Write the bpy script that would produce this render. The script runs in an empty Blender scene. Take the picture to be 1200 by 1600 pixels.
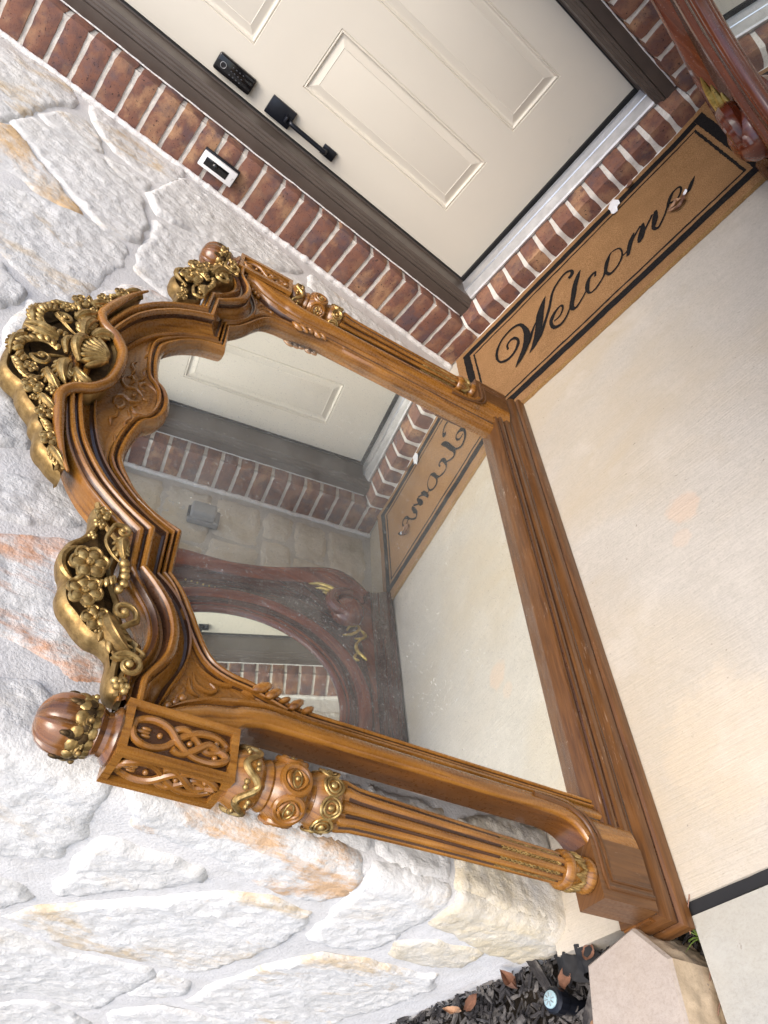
import bpy, bmesh, math, random
import numpy as np
from mathutils import Vector, Matrix, noise
from mathutils.geometry import delaunay_2d_cdt
random.seed(7)
SC = bpy.context.scene
COL = SC.collection
# ------------------------------------------------------------------ camera
cam = bpy.data.cameras.new("camera"); camo = bpy.data.objects.new("camera", cam); COL.objects.link(camo)
CX, CY, CZ = Vector((0.636125, -0.040781, -0.770508)), Vector((-0.601094, -0.652294, -0.461734)), Vector((-0.483768, 0.756868, -0.439454))
m = Matrix.Identity(4)
for i in range(3):
    m[i][0] = CX[i]; m[i][1] = -CY[i]; m[i][2] = -CZ[i]
m.translation = Vector((0.958695, -2.646734, 1.268014))
camo.matrix_world = m
cam.sensor_fit = 'HORIZONTAL'; cam.sensor_width = 36.0; cam.lens = 36.0*1194.280/1200.0
cam.clip_start = 0.02; cam.clip_end = 400
SC.camera = camo
# ------------------------------------------------------------------ sky, sun, exposure
world = bpy.data.worlds.new("World"); SC.world = world; world.use_nodes = True
wn = world.node_tree; bg = wn.nodes['Background']
sky = wn.nodes.new('ShaderNodeTexSky'); sky.sky_type = 'NISHITA'; sky.sun_disc = False
SUN = Vector((0.42, -0.55, 1.2)).normalized()
sky.sun_elevation = math.asin(SUN.z); sky.sun_rotation = math.atan2(SUN.x, SUN.y)
sky.air_density = 1.0; sky.dust_density = 4.0; sky.ozone_density = 1.0
wn.links.new(sky.outputs[0], bg.inputs[0]); bg.inputs[1].default_value = 0.15
sl = bpy.data.lights.new("sun", 'SUN'); sl.energy = 0.8; sl.angle = math.radians(40); sl.color = (1.0, 0.98, 0.95)
slo = bpy.data.objects.new("sun", sl); COL.objects.link(slo)
slo.rotation_euler = SUN.to_track_quat('Z', 'Y').to_euler(); slo.location = (2, -4, 5)
vs = SC.view_settings
vs.view_transform = 'Standard'; vs.look = 'None'; vs.exposure = 1.22; vs.gamma = 1.0; vs.use_curve_mapping = False
cy = SC.cycles
cy.max_bounces = 10; cy.glossy_bounces = 6; cy.diffuse_bounces = 5; cy.transmission_bounces = 4
cy.sample_clamp_indirect = 6.0; cy.caustics_reflective = False; cy.caustics_refractive = False
# ------------------------------------------------------------------ helpers
def tag(o, label=None, cat=None, group=None, kind=None):
    if label: o['label'] = label
    if cat: o['category'] = cat
    if group: o['group'] = group
    if kind: o['kind'] = kind
    return o
def empty(name, loc=(0, 0, 0), mat=None):
    o = bpy.data.objects.new(name, None); COL.objects.link(o); o.empty_display_size = 0.05
    if mat is not None: o.matrix_world = mat
    else: o.location = loc
    return o
def link(name, me, parent=None, loc=None, rot=None):
    o = bpy.data.objects.new(name, me); COL.objects.link(o)
    if parent is not None: o.parent = parent
    if loc is not None: o.location = loc
    if rot is not None: o.rotation_euler = rot
    return o
def mesh(name, V, F, mats, smooth=True, sharp=38, uv=None, mi=None, recalc=True):
    me = bpy.data.meshes.new(name)
    me.from_pydata([tuple(v) for v in V], [], F)
    for mt in (mats if isinstance(mats, (list, tuple)) else [mats]): me.materials.append(mt)
    if mi is not None: me.polygons.foreach_set('material_index', mi)
    if uv is not None:
        l = me.uv_layers.new(name='UVMap')
        vi = np.empty(len(me.loops), dtype=np.int32); me.loops.foreach_get('vertex_index', vi)
        l.data.foreach_set('uv', np.asarray(uv, dtype=np.float32)[vi].ravel())
    if recalc:
        bm = bmesh.new(); bm.from_mesh(me); bmesh.ops.recalc_face_normals(bm, faces=bm.faces); bm.to_mesh(me); bm.free()
    if smooth:
        me.polygons.foreach_set('use_smooth', [True]*len(me.polygons))
        if sharp: me.set_sharp_from_angle(angle=math.radians(sharp))
    me.update()
    return me
def obj(name, V, F, mats, parent=None, **k):
    return link(name, mesh(name, V, F, mats, **k), parent)
class MB:
    """collects pieces of one mesh"""
    def __init__(s): s.V = []; s.F = []; s.U = []; s.M = []
    def add(s, V, F, U=None, m=0):
        b = len(s.V); s.V += [tuple(v) for v in V]; s.F += [tuple(b+i for i in f) for f in F]
        s.U += list(U) if U is not None else [(v[2], v[0]+v[1]) for v in V]
        s.M += [m]*len(F); return s
    def box(s, a, b, m=0):
        x0, y0, z0 = a; x1, y1, z1 = b
        V = [(x0,y0,z0),(x1,y0,z0),(x1,y1,z0),(x0,y1,z0),(x0,y0,z1),(x1,y0,z1),(x1,y1,z1),(x0,y1,z1)]
        return s.add(V, [(0,3,2,1),(4,5,6,7),(0,1,5,4),(1,2,6,5),(2,3,7,6),(3,0,4,7)], None, m)
    def blob(s, c, r, ang=0.0, n=10, k=6, m=0, ax=None):
        """ellipsoid; turned by ang in the x-z plane; ax = optional 3x3"""
        V = []; F = []
        ca, sa = math.cos(ang), math.sin(ang)
        for j in range(k+1):
            ph = math.pi*j/k - math.pi/2
            for i in range(n):
                th = 2*math.pi*i/n
                x, y, z = r[0]*math.cos(ph)*math.cos(th), r[1]*math.sin(ph), r[2]*math.cos(ph)*math.sin(th)
                if ax is not None:
                    p = ax @ Vector((x, y, z)); V.append((c[0]+p.x, c[1]+p.y, c[2]+p.z))
                else: V.append((c[0]+x*ca-z*sa, c[1]+y, c[2]+x*sa+z*ca))
        for j in range(k):
            for i in range(n): F.append((j*n+i, j*n+(i+1) % n, (j+1)*n+(i+1) % n, (j+1)*n+i))
        return s.add(V, F, None, m)
    def tube(s, P, R, n=8, m=0, cap=True):
        P = [Vector(p) for p in P]; N = len(P)
        if not hasattr(R, '__len__'): R = [R]*N
        V = []; F = []; U = []; L = 0.0
        up = Vector((0, 1, 0.02))
        for i, p in enumerate(P):
            if i: L += (p-P[i-1]).length
            t = (P[min(i+1, N-1)]-P[max(i-1, 0)]).normalized()
            a = t.cross(up)
            if a.length < 1e-3: a = t.cross(Vector((1, 0, 0)))
            a.normalize(); b = a.cross(t)
            for q in range(n):
                th = 2*math.pi*q/n
                V.append(p+a*(R[i]*math.cos(th))+b*(R[i]*math.sin(th))); U.append((L, q/n*2*math.pi*R[i]))
        for i in range(N-1):
            for q in range(n): F.append((i*n+q, i*n+(q+1) % n, (i+1)*n+(q+1) % n, (i+1)*n+q))
        if cap: F.append(tuple(range(n))[::-1]); F.append(tuple((N-1)*n+q for q in range(n)))
        return s.add(V, F, U, m)
    def lathe(s, prof, c, n=32, rf=None, m=0, axis='z'):
        V = []; F = []; U = []
        for j, (r, t) in enumerate(prof):
            for i in range(n):
                th = 2*math.pi*i/n
                rr = r*(rf(th, t) if rf else 1.0)
                if axis == 'z': V.append((c[0]+rr*math.cos(th), c[1]+rr*math.sin(th), c[2]+t))
                else: V.append((c[0]+rr*math.cos(th), c[1]+t, c[2]+rr*math.sin(th)))
                U.append((t, th*0.04))
        for j in range(len(prof)-1):
            for i in range(n): F.append((j*n+i, j*n+(i+1) % n, (j+1)*n+(i+1) % n, (j+1)*n+i))
        F.append(tuple(range(n))[::-1]); F.append(tuple((len(prof)-1)*n+i for i in range(n)))
        return s.add(V, F, U, m)
    def prism(s, poly, y0, y1, m=0, ms=None):
        """poly in x-z, from y0 to y1"""
        n = len(poly)
        V = [(x, y0, z) for x, z in poly]+[(x, y1, z) for x, z in poly]
        F = [tuple(range(n)), tuple(range(2*n-1, n-1, -1))]
        s.add(V, F, None, m)
        V2 = list(V); s.add(V2, [(i, (i+1) % n, n+(i+1) % n, n+i) for i in range(n)], None, m if ms is None else ms)
        return s
    def build(s, name, mats, parent=None, **k):
        return obj(name, s.V, s.F, mats, parent, uv=s.U, mi=s.M, **k)
def crom(P, n=6):
    """Catmull-Rom through points of any dimension"""
    P = [np.array(p, float) for p in P]; out = []
    for i in range(len(P)-1):
        a, b, c, d = P[max(i-1, 0)], P[i], P[i+1], P[min(i+2, len(P)-1)]
        for j in range(n):
            t = j/n
            out.append(0.5*((2*b)+(c-a)*t+(2*a-5*b+4*c-d)*t*t+(3*b-a-3*c+d)*t**3))
    out.append(P[-1]); return out
def resample(P, n):
    P = np.array(P, float); d = np.r_[0, np.cumsum(np.linalg.norm(np.diff(P, axis=0), axis=1))]
    u = np.linspace(0, d[-1], n)
    return np.stack([np.interp(u, d, P[:, k]) for k in range(P.shape[1])], 1)
def fbm(v, o=4): return noise.fractal(Vector(v), 1.0, 2.0, o, noise_basis='PERLIN_ORIGINAL')
# ------------------------------------------------------------------ materials
class NT:
    def __init__(s, name):
        s.m = bpy.data.materials.new(name); s.m.use_nodes = True; s.t = s.m.node_tree; s.t.nodes.clear()
        s.out = s.n('ShaderNodeOutputMaterial'); s.b = s.n('ShaderNodeBsdfPrincipled'); s.l(s.b.outputs[0], s.out.inputs[0])
    def n(s, t, **k):
        x = s.t.nodes.new(t)
        for a, v in k.items():
            if hasattr(x, a): setattr(x, a, v)
            else: x.inputs[a].default_value = v
        return x
    def l(s, a, b): s.t.links.new(a, b)
    def coord(s, kind='Object', scale=(1, 1, 1), rnd=False):
        c = s.n('ShaderNodeTexCoord'); mp = s.n('ShaderNodeMapping'); mp.inputs['Scale'].default_value = scale
        s.l(c.outputs[kind], mp.inputs[0])
        if rnd:
            oi = s.n('ShaderNodeObjectInfo'); mu = s.n('ShaderNodeMath', operation='MULTIPLY'); mu.inputs[1].default_value = 37.0
            s.l(oi.outputs['Random'], mu.inputs[0]); s.l(mu.outputs[0], mp.inputs['Location'])
        return mp.outputs[0]
    def noise(s, vec, scale, detail=4, rough=0.55, dist=0.0):
        x = s.n('ShaderNodeTexNoise'); x.inputs['Scale'].default_value = scale; x.inputs['Detail'].default_value = detail
        x.inputs['Roughness'].default_value = rough; x.inputs['Distortion'].default_value = dist
        s.l(vec, x.inputs['Vector']); return x.outputs['Fac']
    def ramp(s, fac, stops, interp='LINEAR'):
        r = s.n('ShaderNodeValToRGB'); r.color_ramp.interpolation = interp
        e = r.color_ramp.elements
        while len(e) < len(stops): e.new(0.5)
        for i, (p, c) in enumerate(stops):
            e[i].position = p; e[i].color = (*c, 1) if hasattr(c, '__len__') else (c, c, c, 1)
        s.l(fac, r.inputs[0]); return r.outputs[0]
    def mix(s, fac, a, b, mode='MIX'):
        x = s.n('ShaderNodeMix', data_type='RGBA', blend_type=mode)
        for v, i in ((fac, 0), (a, 6), (b, 7)):
            if hasattr(v, 'links') or hasattr(v, 'is_linked'): s.l(v, x.inputs[i])
            elif i == 0: x.inputs[0].default_value = v
            else: x.inputs[i].default_value = (*v, 1)
        return x.outputs[2]
    def bump(s, h, strength=0.3, dist=0.01, prev=None):
        b = s.n('ShaderNodeBump'); b.inputs['Strength'].default_value = strength; b.inputs['Distance'].default_value = dist
        s.l(h, b.inputs['Height'])
        if prev is not None: s.l(prev, b.inputs['Normal'])
        return b.outputs[0]
    def fin(s, col=None, rough=None, nrm=None, metal=None, coat=None, spec=None):
        for v, i in ((col, 'Base Color'), (rough, 'Roughness'), (metal, 'Metallic'), (coat, 'Coat Weight'), (spec, 'Specular IOR Level')):
            if v is None: continue
            if hasattr(v, 'is_linked'): s.l(v, s.b.inputs[i])
            else: s.b.inputs[i].default_value = (*v, 1) if hasattr(v, '__len__') else v
        if nrm is not None: s.l(nrm, s.b.inputs['Normal'])
        return s.m
def plain(name, col, rough=0.5, metal=0.0, spec=0.5, var=0.12, sc=40, bmp=0.0):
    t = NT(name); v = t.coord(); f = t.noise(v, sc, 4)
    c = t.ramp(f, [(0.25, tuple(x*(1-var) for x in col)), (0.75, tuple(min(1, x*(1+var)) for x in col))])
    return t.fin(c, rough, t.bump(t.noise(v, sc*4, 3), bmp, 0.004) if bmp else None, metal, None, spec)
def wood(name, dark, mid, light, rough=0.3, sc=1.0, coat=0.25, worn=0.0):
    t = NT(name); c = t.coord('UV', (9*sc, 150*sc, 1), rnd=False)
    g = t.noise(c, 1.0, 6, 0.6, 0.6)
    c2 = t.coord('UV', (3*sc, 22*sc, 1)); g2 = t.noise(c2, 1.0, 3, 0.5, 1.2)
    c3 = t.coord('Object'); big = t.noise(c3, 9.0, 3)
    a = t.ramp(g, [(0.30, dark), (0.47, mid), (0.70, light)])
    b = t.ramp(g2, [(0.34, dark), (0.52, mid), (0.75, light)])
    col = t.mix(0.45, a, b)
    col = t.mix(t.ramp(big, [(0.3, 0.0), (0.75, 0.45)]), col, tuple(x*0.62 for x in mid))
    if worn:
        sc_ = t.noise(t.coord('UV', (30, 260, 1)), 1.0, 5, 0.7, 0.8); wr = t.noise(c3, 7.0, 4, 0.7); mu = t.n('ShaderNodeMath', operation='MULTIPLY'); t.l(t.ramp(sc_, [(0.60, 0.0), (0.68, 1.0)]), mu.inputs[0]); t.l(t.ramp(wr, [(0.48, 0.0), (0.62, worn)]), mu.inputs[1])
        col = t.mix(mu.outputs[0], col, (0.45, 0.36, 0.28))
    dust = t.noise(c3, 160.0, 3); rg = t.ramp(dust, [(0.35, rough-0.05), (0.7, rough+0.14)])
    return t.fin(col, rg, t.bump(g, 0.06, 0.002), 0.0, coat, 0.5)
M = {}
M['wood'] = wood('carved_wood', (0.055, 0.018, 0.004), (0.275, 0.112, 0.018), (0.46, 0.215, 0.042), 0.25, 1.0, 0.3)
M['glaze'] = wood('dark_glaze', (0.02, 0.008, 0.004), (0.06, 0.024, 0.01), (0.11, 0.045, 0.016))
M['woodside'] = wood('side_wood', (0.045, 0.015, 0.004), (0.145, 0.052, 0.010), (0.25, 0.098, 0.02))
M['darkwood'] = wood('dark_turned_wood', (0.035, 0.013, 0.005), (0.165, 0.064, 0.016), (0.30, 0.125, 0.034), 0.2, 1.0, 0.5)
M['basewood'] = wood('base_wood', (0.034, 0.012, 0.004), (0.115, 0.046, 0.012), (0.205, 0.088, 0.025), 0.34, 1.0, 0.1, worn=0.7)
M['mahog'] = wood('mahogany', (0.035, 0.005, 0.003), (0.14, 0.024, 0.008), (0.33, 0.075, 0.018), 0.16, 0.7, 0.35)
M['mahogdark'] = wood('dark_mahogany', (0.014, 0.004, 0.003), (0.050, 0.011, 0.006), (0.12, 0.029, 0.012), 0.18, 0.7, 0.35)
def gold(name, a, b, c, rough):
    t = NT(name); v = t.coord(); f = t.noise(v, 70, 5, 0.6); f2 = t.noise(v, 260, 3)
    col = t.ramp(f, [(0.28, a), (0.48, b), (0.72, c)])
    col = t.mix(t.ramp(f2, [(0.55, 0.0), (0.75, 0.5)]), col, a)
    return t.fin(col, t.ramp(f, [(0.3, rough+0.12), (0.7, rough)]), t.bump(f2, 0.15, 0.002), 0.75, None, 0.5)
M['gold'] = gold('antique_gold', (0.11, 0.064, 0.022), (0.35, 0.228, 0.080), (0.62, 0.45, 0.185), 0.33)
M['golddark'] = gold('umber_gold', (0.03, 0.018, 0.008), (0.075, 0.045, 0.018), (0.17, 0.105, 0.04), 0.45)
M['goldside'] = gold('brushed_gold', (0.13, 0.078, 0.026), (0.27, 0.172, 0.060), (0.42, 0.285, 0.115), 0.42)
M['brass'] = gold('bright_brass', (0.25, 0.17, 0.04), (0.50, 0.36, 0.10), (0.65, 0.50, 0.20), 0.25)
# mirror silver with dust
def silver(name, tint, dust):
    t = NT(name); v = t.coord()
    g = t.n('ShaderNodeBsdfGlossy'); g.inputs['Color'].default_value = (*tint, 1); g.inputs['Roughness'].default_value = 0.012
    d = t.n('ShaderNodeBsdfDiffuse'); d.inputs['Color'].default_value = (0.72, 0.74, 0.70, 1)
    f = t.noise(v, 6.0, 5, 0.6); sp = t.noise(v, 240.0, 2, 0.5); st = t.noise(t.coord('Object', (60, 60, 420)), 1.0, 3)
    a = t.ramp(f, [(0.35, dust*0.5), (0.75, dust*1.6)])
    b = t.ramp(sp, [(0.63, 0.0), (0.72, 0.22)]); c = t.ramp(st, [(0.62, 0.0), (0.78, 0.10)])
    s1 = t.n('ShaderNodeMath', operation='ADD'); t.l(a, s1.inputs[0]); t.l(b, s1.inputs[1])
    s2 = t.n('ShaderNodeMath', operation='ADD', use_clamp=True); t.l(s1.outputs[0], s2.inputs[0]); t.l(c, s2.inputs[1])
    mx = t.n('ShaderNodeMixShader'); t.l(s2.outputs[0], mx.inputs[0]); t.l(g.outputs[0], mx.inputs[1]); t.l(d.outputs[0], mx.inputs[2])
    t.l(mx.outputs[0], t.out.inputs[0]); t.t.nodes.remove(t.b); return t.m
M['silver'] = silver('dusty_silvered_glass', (0.965, 1.0, 0.96), 0.085)
M['silver2'] = silver('silvered_glass', (0.88, 0.92, 0.88), 0.05)
# stone
def stone(name, stain=(0.62, 0.52, 0.38), th=(0.56, 0.72), sc=6.0):
    t = NT(name); v = t.coord('Object', (1, 1, 1), rnd=True); st = t.coord('Object', (34, 34, 16), rnd=True)
    f = t.noise(v, 3.0, 5, 0.6); s1 = t.noise(st, 1.0, 7, 0.65, 0.5); fine = t.noise(v, 120.0, 5, 0.65); mid = t.noise(v, 34.0, 5, 0.6)
    col = t.ramp(f, [(0.3, (0.635, 0.625, 0.595)), (0.55, (0.69, 0.685, 0.665)), (0.8, (0.65, 0.62, 0.555))])
    tn = t.noise(t.coord('Object', (1, 1, 0.55), rnd=True), sc, 8, 0.72, 0.5)
    col = t.mix(t.ramp(tn, [(th[0], 0.0), (th[1], 0.85)]), col, stain)
    gry = t.noise(v, 42.0, 6, 0.75); col = t.mix(t.ramp(gry, [(0.34, 0.38), (0.50, 0.0)]), col, tuple(x*0.80 for x in (0.69, 0.68, 0.665)))
    col = t.mix(t.ramp(s1, [(0.33, 0.16), (0.5, 0.0)]), col, (0.62, 0.57, 0.50))
    b = t.bump(s1, 0.5, 0.008); b = t.bump(mid, 0.5, 0.006, b); b = t.bump(fine, 0.8, 0.003, b)
    return t.fin(col, 0.85, b, 0.0, None, 0.25)
M['stone'] = stone('pale_limestone')
M['stone_rust'] = stone('rust_stained_limestone', (0.60, 0.28, 0.13), (0.465, 0.55), 4.0)
M['stone_orange'] = stone('orange_stained_limestone', (0.60, 0.36, 0.17), (0.53, 0.61), 5.0)
M['stone_cream'] = stone('cream_limestone', (0.60, 0.51, 0.34), (0.36, 0.60), 3.5)
M['stone_ochre'] = stone('ochre_banded_limestone', (0.60, 0.38, 0.16), (0.43, 0.53), 3.2)
M['stone_pink'] = stone('pink_tinged_limestone', (0.66, 0.47, 0.35), (0.46, 0.60), 5.0)
M['stone_tan'] = stone('tan_flecked_limestone', (0.58, 0.45, 0.28), (0.52, 0.62), 6.0)
def stone2(name):
    t = NT(name); v = t.coord('Object', (1, 1, 1), rnd=True)
    f = t.noise(v, 4.0, 5, 0.6); mid = t.noise(v, 40.0, 6, 0.65); fine = t.noise(v, 140.0, 4)
    col = t.ramp(f, [(0.3, (0.44, 0.40, 0.32)), (0.5, (0.62, 0.58, 0.50)), (0.75, (0.50, 0.42, 0.29))])
    b = t.bump(mid, 0.6, 0.008); b = t.bump(fine, 0.4, 0.002, b)
    return t.fin(col, 0.88, b, 0.0, None, 0.2)
M['stone2'] = stone2('tan_limestone')
def mortar(name, a, b_, sc=18):
    t = NT(name); v = t.coord(); f = t.noise(v, 5, 4); fine = t.noise(v, 220, 4); mid = t.noise(v, sc, 5)
    col = t.ramp(f, [(0.3, a), (0.7, b_)])
    col = t.mix(t.ramp(mid, [(0.36, 0.45), (0.52, 0.0)]), col, tuple(x*0.88*y for x, y in zip(a, (1.0, 0.985, 0.95)))); col = t.mix(t.ramp(fine, [(0.36, 0.5), (0.5, 0.0)]), col, tuple(x*0.84 for x in a))
    b = t.bump(mid, 0.5, 0.008); b = t.bump(fine, 0.8, 0.002, b)
    return t.fin(col, 0.9, b, 0.0, None, 0.2)
M['mortar'] = mortar('grey_white_mortar', (0.64, 0.63, 0.615), (0.70, 0.69, 0.675))
M['mortar2'] = mortar('cream_mortar', (0.62, 0.58, 0.52), (0.74, 0.71, 0.66), 60)
M['mortar3'] = mortar('tan_grey_mortar', (0.46, 0.44, 0.40), (0.58, 0.56, 0.52))
M['caulk'] = mortar('white_mortar_bead', (0.74, 0.73, 0.71), (0.80, 0.79, 0.78), 60)
def brick(name):
    t = NT(name); v = t.coord('Object', (1, 1, 1), rnd=True); oi = t.n('ShaderNodeObjectInfo')
    f = t.noise(v, 16, 5, 0.65, 0.4); sp = t.noise(v, 240, 3, 0.6); g = t.noise(v, 60, 4); tan = t.noise(t.coord('Object', (1, 1, 1.4), rnd=True), 11, 5, 0.6)
    col = t.ramp(f, [(0.28, (0.095, 0.068, 0.074)), (0.42, (0.145, 0.074, 0.060)), (0.56, (0.215, 0.098, 0.066)), (0.74, (0.145, 0.092, 0.086))])
    r2 = t.ramp(oi.outputs['Random'], [(0.0, 0.25), (0.5, 0.55), (1.0, 1.0)])
    ta = t.ramp(tan, [(0.48, 0.0), (0.62, 0.9)]); k = t.n('ShaderNodeMath', operation='MULTIPLY'); t.l(ta, k.inputs[0]); t.l(r2, k.inputs[1])
    col = t.mix(k.outputs[0], col, (0.42, 0.245, 0.135))
    pur = t.noise(t.coord('Object', (1.3, 1, 1), rnd=True), 9, 4, 0.6); col = t.mix(t.ramp(pur, [(0.54, 0.0), (0.66, 0.8)]), col, (0.110, 0.076, 0.086))
    col = t.mix(t.ramp(g, [(0.3, 0.25), (0.5, 0.0)]), col, (0.20, 0.075, 0.04))
    spots = t.noise(v, 130, 2, 0.5); col = t.mix(t.ramp(spots, [(0.66, 0.0), (0.70, 0.8)]), col, (0.03, 0.018, 0.02))
    col = t.mix(t.ramp(sp, [(0.63, 0.0), (0.70, 0.85)]), col, (0.022, 0.014, 0.014))
    b = t.bump(g, 0.25, 0.004); b = t.bump(sp, 0.3, 0.0015, b)
    return t.fin(col, 0.72, b, 0.0, None, 0.35)
M['brick'] = brick('flashed_brick')
def concrete(name, a, b_, c, stains=(), brush=True):
    t = NT(name); v = t.coord(); f = t.noise(v, 2.2, 6, 0.6); fine = t.noise(v, 190, 5, 0.7); mid = t.noise(v, 26, 6, 0.65)
    col = t.ramp(f, [(0.28, a), (0.5, b_), (0.74, c)])
    col = t.mix(t.ramp(mid, [(0.38, 0.35), (0.6, 0.0)]), col, tuple(x*0.86 for x in b_))
    col = t.mix(t.ramp(fine, [(0.34, 0.5), (0.52, 0.0)]), col, tuple(x*0.74 for x in a))
    grn = t.noise(v, 62, 5, 0.75); col = t.mix(t.ramp(grn, [(0.36, 0.26), (0.50, 0.0)]), col, tuple(x*0.80 for x in a)); col = t.mix(t.ramp(grn, [(0.52, 0.0), (0.66, 0.22)]), col, tuple(min(1, x*1.15) for x in b_))
    blot = t.noise(v, 1.1, 5, 0.62, 0.4); col = t.mix(t.ramp(blot, [(0.44, 0.0), (0.64, 0.75)]), col, tuple(x*y for x, y in zip(c, (0.98, 0.92, 0.80))))
    pale = t.noise(v, 5.5, 5, 0.7); col = t.mix(t.ramp(pale, [(0.54, 0.0), (0.68, 0.45)]), col, tuple(min(1, x*1.12) for x in b_))
    spk = t.noise(v, 75, 2); col = t.mix(t.ramp(spk, [(0.71, 0.0), (0.76, 0.7)]), col, (0.22, 0.19, 0.16))
    drt = t.noise(v, 3.1, 8, 0.8, 0.8); col = t.mix(t.ramp(drt, [(0.58, 0.0), (0.70, 0.30)]), col, tuple(x*y for x, y in zip(a, (0.86, 0.78, 0.66))))
    for (x, y, r, cc, amt) in stains:
        tc = t.n('ShaderNodeTexCoord'); d = t.n('ShaderNodeVectorMath', operation='DISTANCE'); d.inputs[1].default_value = (x, y, 0)
        t.l(tc.outputs['Object'], d.inputs[0])
        dn = t.n('ShaderNodeMath', operation='MULTIPLY_ADD'); nn = t.noise(v, 14, 6, 0.75); t.l(nn, dn.inputs[0]); dn.inputs[1].default_value = -r*2.2; t.l(d.outputs['Value'], dn.inputs[2])
        col = t.mix(t.ramp(dn.outputs[0], [(0.0, amt), (max(0.002, r*0.35), 0.0)]), col, cc)
    b = t.bump(fine, 0.35, 0.002)
    if brush:
        br = t.noise(t.coord('Object', (9, 190, 1)), 1.0, 4, 0.65); b = t.bump(br, 0.5, 0.002, b)
        col = t.mix(t.ramp(br, [(0.38, 0.16), (0.56, 0.0)]), col, tuple(x*0.7 for x in b_))
    return t.fin(col, 0.82, b, 0.0, None, 0.3)
M['slab'] = concrete('broomed_concrete', (0.435, 0.40, 0.342), (0.505, 0.47, 0.412), (0.475, 0.42, 0.335),
                     [(0.56, -1.37, 0.030, (0.64, 0.42, 0.27), 0.32), (0.53, -1.44, 0.018, (0.62, 0.44, 0.30), 0.25), (0.80, -1.9, 0.12, (0.62, 0.50, 0.33), 0.3), (0.45, -1.9, 0.10, (0.62, 0.50, 0.34), 0.25)])
M['walk'] = concrete('smooth_walk', (0.34, 0.335, 0.305), (0.39, 0.385, 0.35), (0.365, 0.35, 0.305), brush=False)
M['block'] = concrete('cast_block', (0.32, 0.265, 0.22), (0.39, 0.335, 0.285), (0.355, 0.295, 0.245), brush=False)
M['blockside'] = concrete('split_block_face', (0.42, 0.32, 0.21), (0.52, 0.41, 0.28), (0.46, 0.35, 0.23), brush=False)
def doorpaint(name, col):
    t = NT(name); v = t.coord(); gr = t.noise(t.coord('Object', (26, 26, 2.2)), 3.0, 5, 0.6, 1.4); f = t.noise(v, 3, 4); sm = t.noise(v, 9, 6, 0.7)
    c = t.ramp(f, [(0.3, tuple(x*0.96 for x in col)), (0.7, col)])
    c = t.mix(t.ramp(sm, [(0.66, 0.0), (0.76, 0.3)]), c, tuple(x*0.72 for x in col))
    return t.fin(c, 0.42, t.bump(gr, 0.10, 0.0025), 0.0, None, 0.4)
M['door'] = doorpaint('beige_door_paint', (0.72, 0.675, 0.575))
M['frame'] = plain('brown_frame_paint', (0.085, 0.066, 0.054), 0.42, 0, 0.5, 0.15, 14, 0.05)
M['black'] = plain('black_metal', (0.010, 0.012, 0.018), 0.3, 0.3)
M['blackglass'] = plain('black_gloss', (0.006, 0.006, 0.007), 0.08)
M['rubber'] = plain('black_rubber', (0.016, 0.016, 0.017), 0.75, 0, 0.3)
M['alu'] = plain('mill_aluminium', (0.72, 0.73, 0.75), 0.34, 0.9, 0.5, 0.1, 25, 0.06)
M['alu2'] = plain('worn_aluminium', (0.50, 0.50, 0.50), 0.5, 0.75, 0.5, 0.22, 20, 0.1)
M['whiteplastic'] = plain('white_plastic', (0.80, 0.80, 0.80), 0.35, 0, 0.5, 0.03)
M['greyplastic'] = plain('grey_plastic', (0.22, 0.225, 0.23), 0.4, 0, 0.5, 0.1)
M['greylight'] = plain('light_grey_print', (0.42, 0.42, 0.43), 0.5)
M['greyprint'] = plain('grey_print', (0.05, 0.052, 0.06), 0.5)
M['paper'] = plain('white_paper', (0.82, 0.83, 0.86), 0.7, 0, 0.3, 0.04)
M['cap'] = plain('pale_blue_cap', (0.28, 0.40, 0.43), 0.5)
def coir(name, a, b_, c):
    t = NT(name); v = t.coord(); f = t.noise(v, 330, 4, 0.75); g = t.noise(v, 7, 6, 0.7); h = t.noise(t.coord('Object', (210, 120, 300)), 1.0, 4, 0.7)
    col = t.ramp(f, [(0.3, a), (0.5, b_), (0.72, c)])
    col = t.mix(t.ramp(g, [(0.3, 0.5), (0.6, 0.0)]), col, tuple(x*0.62 for x in b_))
    col = t.mix(t.ramp(h, [(0.62, 0.0), (0.75, 0.6)]), col, c)
    b = t.bump(f, 0.9, 0.004); b = t.bump(h, 0.6, 0.004, b)
    return t.fin(col, 0.95, b, 0.0, None, 0.1)
M['coir'] = coir('coir', (0.15, 0.08, 0.032), (0.345, 0.19, 0.085), (0.56, 0.35, 0.175))
M['coirblack'] = coir('black_coir', (0.006, 0.006, 0.007), (0.016, 0.015, 0.016), (0.05, 0.042, 0.035))
M['coirside'] = coir('coir_edge', (0.20, 0.11, 0.04), (0.44, 0.255, 0.10), (0.60, 0.40, 0.19))
def chips(name):
    t = NT(name); v = t.coord(); f = t.noise(v, 26, 4); g = t.noise(t.coord('Object', (60, 300, 60)), 1, 4)
    col = t.ramp(f, [(0.3, (0.014, 0.013, 0.014)), (0.47, (0.035, 0.032, 0.032)), (0.62, (0.13, 0.12, 0.11)), (0.75, (0.075, 0.05, 0.038))])
    return t.fin(col, 0.8, t.bump(g, 0.8, 0.004), 0.0, None, 0.3)
M['mulch'] = chips('black_mulch')
M['soil'] = plain('dark_soil', (0.03, 0.024, 0.018), 0.95, 0, 0.1, 0.5, 60, 0.8)
M['leaf'] = plain('dead_leaf', (0.20, 0.10, 0.062), 0.6, 0, 0.4, 0.4, 50, 0.3)
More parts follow.
